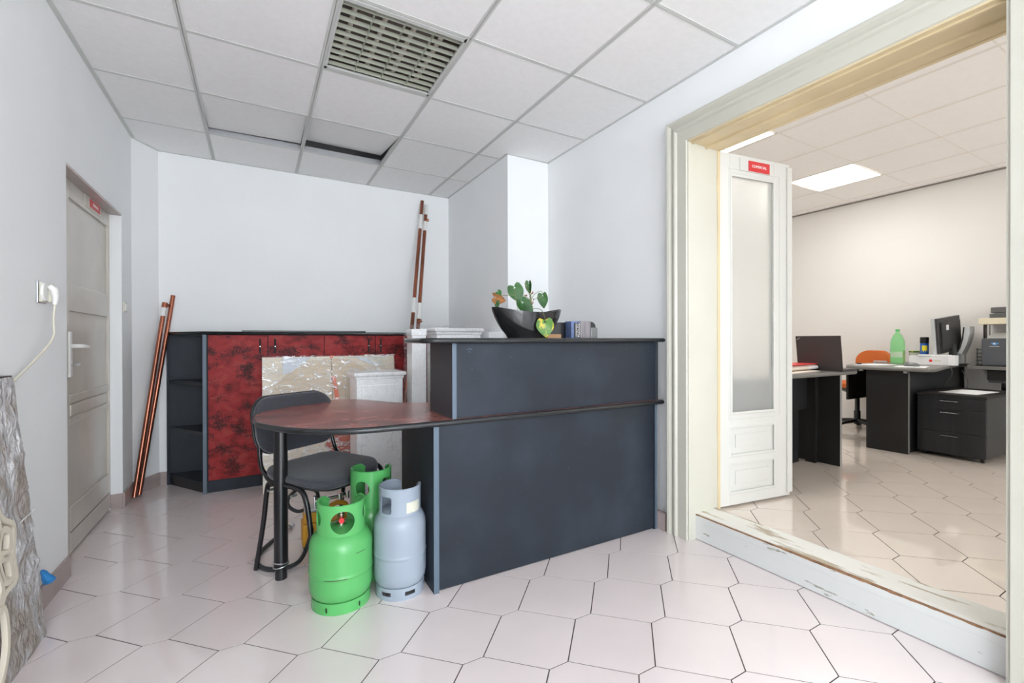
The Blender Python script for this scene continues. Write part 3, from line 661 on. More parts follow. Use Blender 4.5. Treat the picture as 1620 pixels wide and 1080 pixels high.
for a, dx, dz in ((0, 0, 0), (1, 0.008, 0.004), (2, 0.016, -0.002), (3, 0.006, -0.012)):
    mb.tube([(0.826 + dx, 1.8715, 1.063 + dz), (0.834 + dx, 1.8715, 1.067 + dz), (0.838 + dx, 1.8715, 1.061 + dz)], 0.0008, 5)
tc.part('scratch_mark', mb, 'edge')
lg = tc.part('leg', MB().lathe([(0.026, 0.0), (0.026, 0.045), (0.030, 0.046), (0.030, 0.729)], 0.094, 2.352, 28), 'blackmetal', smooth=40)
tc.part('clamp_ring', MB().tube([(0.094 + 0.0325 * math.cos(a), 2.352 + 0.0325 * math.sin(a), 0.062 + 0.006 * math.cos(a)) for a in [2 * PI * k / 24 for k in range(24)]], 0.0026, 6, closed=True).tube([(0.094 + 0.0325 * math.cos(a), 2.352 + 0.0325 * math.sin(a), 0.078 - 0.004 * math.cos(a)) for a in [2 * PI * k / 24 for k in range(24)]], 0.0026, 6, closed=True), 'steel', lg)

# ================================================================== GAS CYLINDERS
def gas_cylinder(name, label, x, y, mt, rz, body_r, hh, collar, hole, slots, valve_cap='red', tint=1):
    """hh: dict of heights; collar: (radius, z0, z1, gap half-angle deg, gap centre deg)"""
    t = Thing(name, label, 'gas cylinder', (x, y, 0), group='gas cylinders in front of the desk wing')
    t.rot = 1e-9
    z0, zs, zt_ = hh['foot'] - 0.012, hh['shoulder'], hh['top']
    prof = [(0.02, z0 - 0.0), (body_r * 0.62, z0 + 0.002), (body_r * 0.85, z0 + 0.012), (body_r * 0.96, z0 + 0.030), (body_r, z0 + 0.055), (body_r, z0 + 0.07), (body_r, hh['weld'] - 0.014), (body_r, hh['weld'] - 0.005), (body_r + 0.0018, hh['weld'] - 0.002), (body_r + 0.0018, hh['weld'] + 0.002), (body_r, hh['weld'] + 0.005), (body_r, hh['weld'] + 0.014), (body_r, zs - 0.014), (body_r, zs), (body_r * 0.988, zs + 0.014), (body_r * 0.95, zs + 0.030), (body_r * 0.88, zs + 0.045), (body_r * 0.76, zs + 0.059), (body_r * 0.58, zs + 0.069), (body_r * 0.36, zs + 0.074), (0.03, zs + 0.076), (0.02, zs + 0.077)]
    t.part('tank', MB().lathe(prof, n=64), mt, smooth=35)
    # foot ring
    fr = body_r * 0.93
    ring = MB().rings([[(r * math.cos(2 * PI * i / 64), r * math.sin(2 * PI * i / 64), h) for i in range(64)] for r, h in ((fr, 0.0), (fr, hh['foot'] + 0.006), (fr - 0.004, hh['foot'] + 0.006), (fr - 0.004, 0.0))], closed=True)
    cuts = []
    for a in slots['ang']:
        c = MB()
        if slots['kind'] == 'rect': c.box(fr - 0.03, fr + 0.03, -0.023, 0.023, hh['foot'] * 0.42, hh['foot'] * 0.80)
        else: c.rings([[(xx, 0.0045 * math.cos(q), hh['foot'] * 0.5 + 0.012 * math.sin(q)) for q in [2 * PI * k / 12 for k in range(12)]] for xx in (fr - 0.03, fr + 0.03)])
        c.xf(Matrix.Rotation(R(a), 4, 'Z')); cuts.append(c)
    t.part('foot_ring', boolean_cut(ring, cuts), mt, smooth=30)
    # collar
    cr, c0, c1, gh, gc = collar
    A0, A1 = R(gc + gh), R(gc + 360 - gh); n = 72; rings = []
    for k in range(n + 1):
        a = A0 + (A1 - A0) * k / n; e = min(k, n - k) / n
        top = c1 - (0.018 * max(0, 1 - e * 14) ** 2 if e < 0.07 else 0) + hole.get('rise', 0) * math.cos(a - R(gc))
        ca, sa_ = math.cos(a), math.sin(a); th = 0.0045
        rr = cr
        rings.append([(rr * ca, rr * sa_, c0), (rr * ca, rr * sa_, top - 0.012), ((rr + 0.001) * ca, (rr + 0.001) * sa_, top - 0.003), ((rr - 0.003) * ca, (rr - 0.003) * sa_, top), ((rr - 0.010) * ca, (rr - 0.010) * sa_, top - 0.003), ((rr - 0.010) * ca, (rr - 0.010) * sa_, top - 0.008), ((rr - th) * ca, (rr - th) * sa_, top - 0.013), ((rr - th) * ca, (rr - th) * sa_, c0)])
    cuts = []
    for a, kind, w_, h_, zc in hole['list']:
        c = MB()
        if kind == 'rect':
            c.rings([[(xx, ww, zz) for ww, zz in ((-w_, zc - h_ + 0.006), (-w_ + 0.006, zc - h_), (w_ - 0.006, zc - h_), (w_, zc - h_ + 0.006), (w_, zc + h_ - 0.006), (w_ - 0.006, zc + h_), (-w_ + 0.006, zc + h_), (-w_, zc + h_ - 0.006))] for xx in (cr * 0.4, cr + 0.05)])
        else:
            c.rings([[(xx, w_ * math.cos(q), zc + h_ * math.sin(q)) for q in [2 * PI * k / 32 for k in range(32)]] for xx in (cr * 0.4, cr + 0.05)])
        c.xf(Matrix.Rotation(R(a), 4, 'Z')); cuts.append(c)
    t.part('collar', boolean_cut(MB().rings(rings), cuts), mt, smooth=40)
    # valve
    zv = zs + 0.074
    v = t.part('valve', MB().lathe([(0.020, zv - 0.004), (0.020, zv + 0.012), (0.011, zv + 0.014), (0.011, zv + 0.035), (0.014, zv + 0.036), (0.014, zv + 0.050), (0.006, zv + 0.051), (0.006, zv + 0.062)], n=20), 'brass', smooth=40)
    if valve_cap:
        fa = R(gc + 180 + 8)
        t.part('valve_cap', MB().tube([(0.008 * math.cos(fa), 0.008 * math.sin(fa), zv + 0.030), (0.040 * math.cos(fa), 0.040 * math.sin(fa), zv + 0.030)], 0.011, 16), 'red', v, smooth=50)
    return t
# direction from each cylinder back towards the camera
g1 = gas_cylinder('gas_cylinder', 'bright green gas cylinder standing in front, its round collar hole showing a red valve cap', 0.310, 2.030, 'green', 0, 0.127,
    dict(foot=0.040, weld=0.146, shoulder=0.246, top=0.32), (0.0975, 0.290, 0.432, 37, 76), dict(rise=0.0, list=[(-95, 'round', 0.047, 0.046, 0.362), (-25, 'round', 0.022, 0.030, 0.378), (-165, 'round', 0.022, 0.030, 0.372)]), dict(kind='dot', ang=(-128, -62, -20, -175)))
g2 = gas_cylinder('gas_cylinder', 'pale grey gas cylinder with a sticker, between the green ones and the counter end', 0.552, 1.990, 'greycyl', 0, 0.113,
    dict(foot=0.045, weld=0.178, shoulder=0.296, top=0.37), (0.0905, 0.335, 0.468, 30, 40), dict(rise=0.0, list=[(-148, 'rect', 0.030, 0.036, 0.398), (20, 'rect', 0.028, 0.030, 0.405)]), dict(kind='rect', ang=(-140, -82, -22, 40)), valve_cap=None)
g3 = gas_cylinder('gas_cylinder', 'green gas cylinder standing behind, half hidden by the grey one', 0.475, 2.215, 'green', 0, 0.112,
    dict(foot=0.040, weld=0.17, shoulder=0.278, top=0.35), (0.094, 0.325, 0.500, 34, 62), dict(rise=0.0, list=[(-128, 'round', 0.034, 0.036, 0.420), (-55, 'rect', 0.022, 0.020, 0.440)]), dict(kind='dot', ang=(-130, -60)), valve_cap='red')
g1.part('scrape_mark', MB().tube([(0.1295 * math.cos(R(a)), 0.1295 * math.sin(R(a)), 0.146) for a in range(-128, -84, 4)], 0.0012, 5), 'rust', local=True)
g1.part('scrape_mark', MB().tube([(0.1272 * math.cos(R(a)), 0.1272 * math.sin(R(a)), 0.237) for a in range(-72, -50, 4)], 0.0011, 5), 'rust', local=True)
mb = MB(); rings = []
for a in range(-88, -40, 4): rings.append([(0.0912 * math.cos(R(a)), 0.0912 * math.sin(R(a)), z) for z in (0.362, 0.408)])
nn = len(mb.v)
for r_ in rings: mb.v += r_
for k in range(len(rings) - 1): mb.face((nn + 2 * k, nn + 2 * k + 2, nn + 2 * k + 3, nn + 2 * k + 1))
g2.part('sticker', mb, 'label', local=True)

# ================================================================== VISITOR CHAIR
ch = Thing('visitor_chair', 'charcoal fabric visitor chair on black tubular legs, pushed in behind the desk wing', 'chair', (0.200, 2.622, 0), R(-58))
def rounded(w, h, r, n=8, cx=0, cy=0):
    pts = []
    for (sx, sy, a0) in ((1, 1, 0), (-1, 1, 90), (-1, -1, 180), (1, -1, 270)):
        for k in range(n + 1):
            a = R(a0 + 90 * k / n); pts.append((cx + sx * (w / 2 - r) + r * math.cos(a), cy + sy * (h / 2 - r) + r * math.sin(a)))
    return pts
# seat cushion: waterfall front, dished middle
def cushion(outline, z, th, fz, rad=0.014):
    rings = []
    for k in range(7):
        a = -PI / 2 + PI * k / 6; d = rad * (math.cos(a) - 1)
        rings.append([(x, y, z + fz(x, y) + th / 2 * (1 + math.sin(a))) for x, y in offset_poly(outline, d)])
    for sc_ in (0.8, 0.55, 0.3, 0.1):
        rings.append([(0.185 + (x - 0.185) * sc_, y * sc_, z + fz(0.185 + (x - 0.185) * sc_, y * sc_) + th) for x, y in outline])
    return MB().rings(rings)
seat_out = [(x + 0.185, y) for x, y in rounded(0.43, 0.46, 0.13, 8)]
fz = lambda x, y: -0.022 * max(0, (x - 0.27) / 0.13) ** 2 - 0.010 * (1 - (y / 0.23) ** 2) + 0.012 * max(0, (0.1 - x) / 0.1)
ch.part('seat', cushion(seat_out, 0.440, 0.038, fz), 'fabric', smooth=50, local=True)
ch.part('seat_shell', cushion(offset_poly(seat_out, -0.004), 0.431, 0.014, fz), 'blackplastic', smooth=50, local=True)
def back_shell(d0, d1, inset, z0=0.535, z1=0.825):
    ow = rounded(0.47 - inset * 2, z1 - z0 - inset * 2, 0.10, 8)
    rings = []
    for sc_, d in ((0.15, d0), (0.5, d0), (0.85, d0), (0.97, d0), (1.0, d0 + (d1 - d0) * .25), (1.0, d0 + (d1 - d0) * .75), (0.97, d1), (0.85, d1), (0.5, d1), (0.15, d1)):
        r_ = []
        for a, b in ow:
            yy, zz = a * sc_, b * sc_; zc = (z0 + z1) / 2 + zz
            xx = -0.005 - (zc - z0) * 0.20 + 0.35 * yy * yy - 0.035
            r_.append((xx + d, yy, zc))
        rings.append(r_)
    return MB().rings(rings)
bk = ch.part('backrest', back_shell(0.012, 0.040, 0.004), 'fabric', smooth=50, local=True)
ch.part('backrest_shell', back_shell(-0.004, 0.014, 0.0), 'blackplastic', bk, smooth=50, local=True)
for s in (-1, 1):
    y = s * 0.235
    leg = smooth_path([(0.0, s * 0.245, 0.004), (0.045, y, 0.24), (0.075, y, 0.405), (0.10, y, 0.430), (0.14, y, 0.437)], 5)
    ch.part('leg', MB().tube(leg, 0.0115, 10), 'blackmetal', smooth=50, local=True)
    leg = smooth_path([(0.14, y, 0.437), (0.26, y, 0.437), (0.325, y, 0.427), (0.355, y, 0.385), (0.375, y, 0.31), (0.44, s * 0.245, 0.004)], 5)
    ch.part('leg', MB().tube(leg, 0.0115, 10), 'blackmetal', smooth=50, local=True)
    up = smooth_path([(0.16, y * 0.93, 0.430), (0.07, y * 0.93, 0.435), (0.035, y * 0.93, 0.46), (0.0, y * 0.93, 0.50), (-0.028, y * 0.9, 0.60), (-0.055, y * 0.9, 0.74)], 5)
    ch.part('back_tube', MB().tube(up, 0.0105, 10), 'blackmetal', smooth=50, local=True)
mb = MB(); 
for xx in (0.10, 0.27): mb.tube([(xx, -0.235, 0.422), (xx, 0.235, 0.422)], 0.009, 8)
ch.part('cross_bar', mb, 'blackmetal', smooth=50, local=True)
for xx, zz in ((0.10, 0.40), (0.27, 0.40)): ch.part('bolt', MB().tube([(xx, -0.250, zz), (xx, -0.222, zz)], 0.006, 8), 'steel', local=True)

# ================================================================== BURL CABINET
cb = Thing('sideboard_cabinet', 'long low cabinet with red burl doors and an open slate shelf end', 'cabinet', (0.35, 4.1, 0))
CT = 1.150; yf = 3.922
# open corner shelf: pentagon between the back wall and the front post
tri = [(-0.332, yf - 0.01), (-0.332, YF - 0.006), (-0.592, YF - 0.006), (-0.592, 4.306)]
cb.part('end_panel', MB().box(-0.340, -0.322, yf - 0.012, YF - 0.006, 0.0, CT), 'lam_in')
cb.part('edge_band', MB().box(-0.341, -0.318, yf - 0.016, yf - 0.011, 0.0, CT), 'edge')
cb.part('corner_back', MB().box(-0.598, -0.340, YF - 0.014, YF - 0.004, 0.0, CT), 'lam')
cb.part('corner_post', MB().box(-0.604, -0.590, 4.302, YF - 0.004, 0.0, CT), 'lam')
sh = [(-0.342, yf), (-0.342, YF - 0.014), (-0.590, YF - 0.014), (-0.590, 4.306)]
for z in (0.062, 0.424, 0.782): cb.part('shelf', MB().prism(sh, z, z + 0.022), 'lam_in')
cb.part('corner_plinth', MB().prism([(-0.342, yf + 0.03), (-0.342, YF - 0.014), (-0.585, YF - 0.014)], 0.0, 0.062), 'blackplastic')
cb.part('carcass', MB().box(-0.322, 1.72 - 0.012, yf + 0.018, YF - 0.006, 0.085, CT), 'lam')
cb.part('plinth', MB().box(-0.318, 1.70, yf + 0.012, YF - 0.006, 0.0, 0.085), 'lam')
xs = [-0.312, 0.0725, 0.475, 0.8785, 1.282, 1.69]
hx_ = [0.021, 0.122, 0.826, 0.926, 1.62]
for k in range(5):
    a, b = xs[k] + 0.0025, xs[k + 1] - 0.0025
    pad = MB().box(a, b, yf, yf + 0.018, 0.090, CT - 0.003)
    hx0 = hx_[k]
    d = cb.part('door', pad, 'burl', bevel=0.0008)
    cb.part('handle', MB().box(hx0 - 0.006, hx0 + 0.006, yf - 0.004, yf + 0.0004, 1.005, 1.120), 'void', d)
    cb.part('handle_screw', MB().tube([(hx0, yf - 0.006, 1.062), (hx0, yf - 0.003, 1.062)], 0.004, 8), 'steel', d)
top_out = [(-0.60, 4.292), (-0.34, yf - 0.016), (1.69, yf - 0.016), (1.69, YF - 0.004), (-0.61, YF - 0.004)]
nosed_slab(cb, top_out, CT + 0.001, CT + 0.024, 'ctop', 'nosing', 'cabinet_top', 0.006)
single('loose_board', MB().box(-0.10, 0.82, 4.02, 4.30, CT + 0.0255, CT + 0.037), 'blackplastic', 'thin black board lying flat on top of the red cabinet', 'board')

# ================================================================== COPPER PIPES
def pipe(name, label, p, q, r, group, extra=None, bits=()):
    t = Thing(name, label, 'pipe', p, 0, group); t.rot = 1e-9
    d = Vector(q) - Vector(p)
    def at(s): return tuple(d * s)
    t.part('tube', MB().tube([at(0), at(1)], r, 20, caps=True), 'copper', smooth=50)
    for nm, s0, s1, rr, mt in bits:
        if nm == 'elbow':
            a = d * s0; t.part('elbow', MB().tube([tuple(a), tuple(a + Vector((0.03, -0.01, 0.012)))], rr, 14), mt, smooth=50)
        else: t.part(nm, MB().tube([at(s0), at(s1)], r + rr, 20), mt, smooth=50)
    return t
pipe('copper_pipe', 'longer of two brown copper pipes leaning in the left room corner', (-0.733, 4.092, 0.012), (-0.560, 4.296, 1.455), 0.0150, 'copper pipes in the left corner')
pipe('copper_pipe', 'shorter copper pipe with a white taped end, in the left room corner', (-0.752, 4.045, 0.012), (-0.618, 4.262, 1.30), 0.0150, 'copper pipes in the left corner',
     bits=[('tape', 0.995, 1.045, 0.001, 'white_label'), ('end_socket', 1.045, 1.075, 0.003, 'copper'), ('elbow', 1.05, 0, 0.011, 'copper')])
pipe('copper_pipe', 'left one of the tall copper pipes on the back wall, reaching slightly higher', (0.970, 3.515, 0.004), (1.424, 4.300, 2.478), 0.0165, 'tall copper pipes by the back wall',
     bits=[('tape', 0.878, 0.938, 0.001, 'white_label'), ('tape', 0.545, 0.60, 0.001, 'white_label')])
pipe('copper_pipe', 'right one of the tall copper pipes on the back wall, white tape near its top', (1.030, 3.500, 0.004), (1.462, 4.285, 2.440), 0.0165, 'tall copper pipes by the back wall',
     bits=[('tape', 0.955, 1.0, 0.001, 'white_label'), ('tape', 0.885, 0.925, 0.0015, 'white_label'), ('tape', 0.53, 0.59, 0.0015, 'white_label'), ('elbow', 0.93, 0, 0.013, 'copper'), ('elbow', 0.52, 0, 0.014, 'copper')])

# ================================================================== BOARDS AND WRAPPED PIECES
bd = Thing('wrapped_board', 'pair of pale plywood boards in stretch film leaning on the red cabinet', 'board', (0.53, 3.684, 0.0)); bd.rot = 1e-9
bd.o.rotation_euler = (R(-11.8), 0, 0)   # leaning back on the cabinet
W2 = 0.497
for s, nm in ((-1, 'left'), (1, 'right')):
    x0, x1 = (-W2, -0.012) if s < 0 else (-0.008, W2)
    bd.part('board', MB().box(x0, x1, 0.0, 0.026, 0.004, 1.0), 'mdf', bevel=0.002)
# round table leaf shapes behind the film
arc = [(-0.497, 0.80)]
for k in range(13): a = R(150 - 62 * k / 12); arc.append((0.02 + 0.60 * math.cos(a), 0.42 + 0.57 * math.sin(a)))
pl = [(-0.012, 0.50), (-0.012, 0.985)] + [(-0.012 - 0.485 * math.sin(R(90 * k / 14)), 0.50 + 0.485 * math.cos(R(90 * k / 14))) for k in range(1, 15)]
bd.part('round_leaf', MB().prism_y(pl, -0.008, 0.001), 'mdf2')
pl2 = [(-0.008, 0.50)] + [(-0.008 + 0.44 * math.sin(R(90 - 90 * k / 14)), 0.50 + 0.485 * math.cos(R(90 - 90 * k / 14))) for k in range(15)]
bd.part('round_leaf', MB().prism_y(pl2, -0.008, 0.001), 'mdf2')
bd.part('corner_card', MB().prism_y([(-0.36, 0.86), (-0.36, 0.995), (-0.16, 0.99), (-0.30, 0.88)], -0.011, -0.0085), 'bluegrey')
bd.part('corner_card', MB().prism_y([(0.18, 0.985), (0.40, 0.985), (0.40, 0.93), (0.33, 0.91)], -0.011, -0.0085), 'bluegrey')
bd.part('corner_card', MB().prism_y([(0.26, 0.985), (0.40, 0.99), (0.40, 0.90), (0.36, 0.91)], -0.014, -0.0115), 'label')
bd.part('strap', MB().prism_y([(-0.012, 0.84), (0.016, 0.84), (0.07, 0.45), (0.035, 0.45)], -0.018, -0.012), 'orange')
bd.part('strap', MB().box(-0.018, 0.004, -0.016, 0.03, 0.985, 1.003), 'orange')
bd.part('red_leaf', MB().prism_y([(0.10, 0.10), (0.24, 0.10), (0.24, 0.62), (0.15, 0.60), (-0.08, 0.30), (-0.02, 0.22)], -0.020, -0.012), 'redpanel')
def film_sheet(x0, x1, z0, z1, y, nx, nz, amp, seed):
    mb = MB(); 
    for j in range(nz + 1):
        for i in range(nx + 1):
            x = x0 + (x1 - x0) * i / nx; z = z0 + (z1 - z0) * j / nz
            mb.v.append((x, y - abs(amp * noise.noise(Vector((x * 9, z * 22, seed)))), z))
    for j in range(nz):
        for i in range(nx):
            a = j * (nx + 1) + i; mb.face((a, a + 1, a + nx + 2, a + nx + 1))
    return mb
bd.part('stretch_film', film_sheet(-W2 - 0.001, W2 + 0.001, 0.02, 1.004, -0.022, 50, 60, 0.012, 1), 'film', smooth=80)

def wrap_shell(x0, x1, y0, y1, z0, z1, amp, seed, n=26, top=True):
    """crumpled film round a box"""
    mb = MB(); per = []
    for k in range(n): per.append((x0 + (x1 - x0) * k / n, y0))
    for k in range(n): per.append((x1, y0 + (y1 - y0) * k / n))
    for k in range(n): per.append((x1 - (x1 - x0) * k / n, y1))
    for k in range(n): per.append((x0, y1 - (y1 - y0) * k / n))
    cx, cy = (x0 + x1) / 2, (y0 + y1) / 2; m = 40; rings = []
    for j in range(m + 1):
        z = z0 + (z1 - z0) * j / m; r = []
        for x, y in per:
            a = 0.004 + amp * max(0, 0.3 + noise.noise(Vector((x * 13, y * 13, z * 11 + seed)))) + 0.5 * amp * abs(noise.noise(Vector((x * 40, y * 40, z * 30 + seed))))
            d = Vector((x - cx, y - cy)); d.normalize(); r.append((x + d.x * a, y + d.y * a, z + (0.3 * amp * noise.noise(Vector((x * 20, y * 20, seed))) if j == m else 0)))
        rings.append(r)
    if top:
        for sc_ in (0.8, 0.5, 0.2):
            rings.append([(cx + (x - cx) * sc_, cy + (y - cy) * sc_, z1 + amp * (0.6 + noise.noise(Vector((x * 20, y * 25, sc_ * 9 + seed))))) for x, y in per])
    return mb.rings(rings, False, top)
def wrapped(name, label, loc, sx, sy, h, rz, amp, seed, cornice=True, cat='wrapped furniture', panel=True, group='film-wrapped white pieces', mt='white_item'):
    t = Thing(name, label, cat, loc, rz, group); t.rot = 1e-9
    mb = MB().box(-sx / 2, sx / 2, -sy / 2, sy / 2, 0.0, h - 0.05)
    t.part('carcass', mb, mt, bevel=0.003)
    if cornice:
        prof = [(0.0, h - 0.05), (0.006, h - 0.046), (0.008, h - 0.03), (0.020, h - 0.022), (0.022, h - 0.006), (0.016, h)]
        rg = [[(a * (sx / 2 + d), b * (sy / 2 + d), z) for a, b in ((-1, -1), (1, -1), (1, 1), (-1, 1))] for d, z in prof]
        t.part('cornice', MB().rings(rg), mt, bevel=0.002)
    else: t.part('cap', MB().box(-sx / 2 - .004, sx / 2 + .004, -sy / 2 - .004, sy / 2 + .004, h - 0.05, h), mt, bevel=0.003)
    if panel: t.part('front_panel', MB().box(-sx / 2 + 0.03, sx / 2 - 0.03, -sy / 2 - 0.006, -sy / 2, 0.05, h - 0.09), mt, bevel=0.003)
    k = 0.022 if cornice else 0.005
    t.part('stretch_film', wrap_shell(-sx / 2 - k, sx / 2 + k, -sy / 2 - k, sy / 2 + k, 0.01, h + 0.002, amp, seed), 'film_dense', smooth=80)
    return t
wrapped('wrapped_cabinet', 'low white cabinet with a moulded top in clear film, beside the pale boards', (0.768, 3.40, 0), 0.325, 0.26, 0.878, 0.0, 0.012, 3)
wrapped('wrapped_post', 'narrow tall white post in crumpled film, left of the counter top', (1.050, 3.32, 0), 0.105, 0.20, 1.190, R(-6), 0.036, 5, cornice=False, panel=False)
wrapped('wrapped_cabinet', 'tall white cabinet in film, rising just behind the left end of the counter top', (1.345, 3.30, 0), 0.36, 0.22, 1.198, 0.0, 0.022, 9)
wrapped('wrapped_cabinet', 'greyish film-wrapped piece behind the black planter, right of the tall white cabinet', (1.645, 3.25, 0), 0.13, 0.20, 1.170, 0.0, 0.020, 13, cornice=False, panel=False)
t = single('cardboard_box', MB().box(0.835, 0.93, 2.30, 2.40, 0.756, 0.822), 'cardboard', 'small brown cardboard box on the desk wing, peeking past the counter upstand', 'box', bevel=0.002)

# ================================================================== PLANTER AND PLANT
PX, PY, PZ = 1.236, 2.015, 1.1155
pt = Thing('planter', 'black glazed boat-shaped planter on the counter top', 'planter', (PX, PY, PZ)); pt.rot = 1e-9
def bowl_rings(scale, z0, inner=False):
    rings = []; n = 64
    prof = [(0.0, 0.54), (0.12, 0.60), (0.3, 0.73), (0.5, 0.84), (0.7, 0.925), (0.88, 0.98), (1.0, 1.0)]
    for h, w_ in prof:
        r = []
        for i in range(n):
            a = 2 * PI * i / n; ca, sa_ = math.cos(a), math.sin(a)
            top = 0.133 + 0.024 * abs(ca) ** 2.2
            xx = 0.205 * w_ * ca * scale; yy = 0.105 * (0.55 + 0.45 * w_) * sa_ * scale
            r.append((xx, yy, z0 + h * (top - z0)))
        rings.append(r)
    return rings
rg = bowl_rings(1, 0.0) + list(reversed(bowl_rings(0.965, 0.012)))
pt.part('bowl', MB().rings(rg), 'bowl', smooth=50)
pt.part('soil', MB().rings([[(0.185 * math.cos(2 * PI * i / 40), 0.088 * math.sin(2 * PI * i / 40), z) for i in range(40)] for z in (0.100, 0.112)]), 'soil')
ap = Thing('potted_anthurium', 'sparse anthurium with heart-shaped leaves growing in the black planter', 'plant', (PX, PY, PZ + 0.11)); ap.rot = 1e-9
def heart(length, width, mt, tip, base, nrm, curl=0.15, name='leaf', parent=None, fold=0.0):
    """base = petiole point, tip = leaf tip (world xyz); nrm = facing direction"""
    b = Vector(base); t_ = Vector(tip); yd = (b - t_); L = yd.length; yd.normalize(); n_ = Vector(nrm); n_ = (n_ - yd * n_.dot(yd)).normalized(); xd = yd.cross(n_)
    mb = MB(); rows_ = 12; cols_ = 6
    # half-width along the leaf from tip (0) to lobes (1.22)
    def hw(s):
        if s <= 0.0: return 0.0
        if s < 0.8: return width / 2 * math.sin(PI / 2 * min(1, s / 0.78)) ** 0.9
        q = (s - 0.8) / 0.42; return width / 2 * math.sqrt(max(0, 1 - q * q))
    idx = []
    for th in (0, 1):
        grid = []
        for i in range(rows_ + 1):
            s = 1.22 * i / rows_; row = []
            for j in range(-cols_, cols_ + 1):
                u = j / cols_
                if s <= 1.0: x = u * hw(s)
                else:
                    q = min(1.0, (s - 1.0) / 0.22); c_ = width * 0.27
                    outer = c_ + (hw(1.0) - c_) * math.sqrt(max(0, 1 - q * q)); inner = c_ * (1 - math.sqrt(max(0, 1 - q ** 1.3)))
                    x = math.copysign(inner + max(0, (abs(u) - 1 / cols_) / (1 - 1 / cols_)) * (outer - inner), u) if j else 0.0
                sv = s if not (s > 1 and j == 0) else 1.0
                z = curl * L * ((sv - 0.6) ** 2) * -0.8 + fold * abs(x) - 0.25 * abs(x) * abs(x) / max(width, 1e-3) + 0.0012 * math.sin(9 * sv + 3 * u)
                p = t_ + yd * (sv * L) + xd * x + n_ * (z - th * 0.0012)
                row.append(len(mb.v)); mb.v.append(tuple(p - Vector((PX, PY, PZ + 0.11))))
            grid.append(row)
        idx.append(grid)
    for th in (0, 1):
        for i in range(rows_):
            for j in range(2 * cols_):
                if 1.22 * (i + 1) / rows_ > 1.0 and j in (cols_ - 1, cols_): continue
                g_ = idx[th]; q = (g_[i][j], g_[i][j + 1], g_[i + 1][j + 1], g_[i + 1][j]); mb.face(q if th == 0 else q[::-1])
    o = link_mesh(name, mb, mt, parent or ap.o, smooth=70)
    return o
def stem(pts, r=0.0022, mt='stem', name='stem'):
    return ap.part(name, MB().tube([tuple(Vector(p) - Vector((PX, PY, PZ + 0.11))) for p in smooth_path(pts, 6)], r, 8), mt, smooth=60)
ym = 2.0; cv = (-0.5, -0.87, 0.1)
heart(0, 0.082, 'leafgreen', (1.180, ym - 0.01, 1.298), (1.148, ym, 1.378), (-0.5, -0.9, 0.15))
heart(0, 0.070, 'leafgreen', (1.240, ym - 0.035, 1.233), (1.188, ym - 0.01, 1.302), (-0.7, -0.75, 0.1))
heart(0, 0.092, 'leafyellow', (1.262, ym - 0.125, 1.118), (1.260, ym - 0.115, 1.200), (-0.35, -0.93, 0.1))
heart(0, 0.062, 'leafgreen', (1.333, ym, 1.274), (1.322, ym, 1.345), (-0.15, -0.98, 0.1))
heart(0, 0.036, 'leafgreen', (1.243, ym, 1.345), (1.236, ym, 1.406), (-0.8, -0.6, 0.1), fold=0.9)
heart(0, 0.062, 'leafbrown', (1.102, ym, 1.306), (1.038, ym, 1.322), (-0.3, -0.93, 0.3), name='dry_leaf', fold=-0.25)
heart(0, 0.036, 'leafgreen', (1.078, ym + 0.01, 1.330), (1.058, ym + 0.01, 1.350), (-0.3, -0.9, 0.2))
heart(0, 0.026, 'leafgreen', (1.048, ym, 1.262), (1.048, ym, 1.300), (-0.6, -0.7, 0.1))
stem([(1.246, 2.01, 1.225), (1.247, 2.0, 1.28), (1.245, 2.0, 1.345)], 0.0045)
stem([(1.247, 2.0, 1.30), (1.20, 2.0, 1.335), (1.13, 2.005, 1.335), (1.078, 2.0, 1.330)], 0.0016)
stem([(1.246, 2.0, 1.31), (1.22, 2.0, 1.33), (1.190, 2.0, 1.318)], 0.0016)
stem([(1.248, 2.0, 1.31), (1.27, 2.0, 1.345), (1.310, 2.0, 1.365), (1.322, 2.0, 1.350)], 0.0015)
stem([(1.248, 2.0, 1.30), (1.28, 2.0, 1.325), (1.320, 2.0, 1.335)], 0.0015)
stem([(1.246, 2.0, 1.33), (1.222, 2.0, 1.38), (1.212, 2.0, 1.402), (1.232, 2.0, 1.405)], 0.0014)
stem([(1.250, 2.0, 1.27), (1.262, 1.93, 1.262), (1.262, 1.892, 1.225), (1.260, 1.884, 1.202)], 0.0016)
stem([(1.176, 2.0, 1.24), (1.16, 2.0, 1.30), (1.150, 2.0, 1.372)], 0.0014)
mb = MB()
rnd = random.Random(4)
for k in range(26):
    c = (1.232 + rnd.uniform(-0.022, 0.026), 2.0 + rnd.uniform(-0.02, 0.02), 1.26 + rnd.uniform(0, 0.10)); q = (c[0] + rnd.uniform(-.014, .014), c[1] + rnd.uniform(-.01, .01), c[2] + rnd.uniform(-.014, .022))
    mb.tube([tuple(Vector(p) - Vector((PX, PY, PZ + 0.11))) for p in (c, q)], [0.0035, 0.0012], 6)
ap.part('dry_sheaths', mb, 'leafbrown')

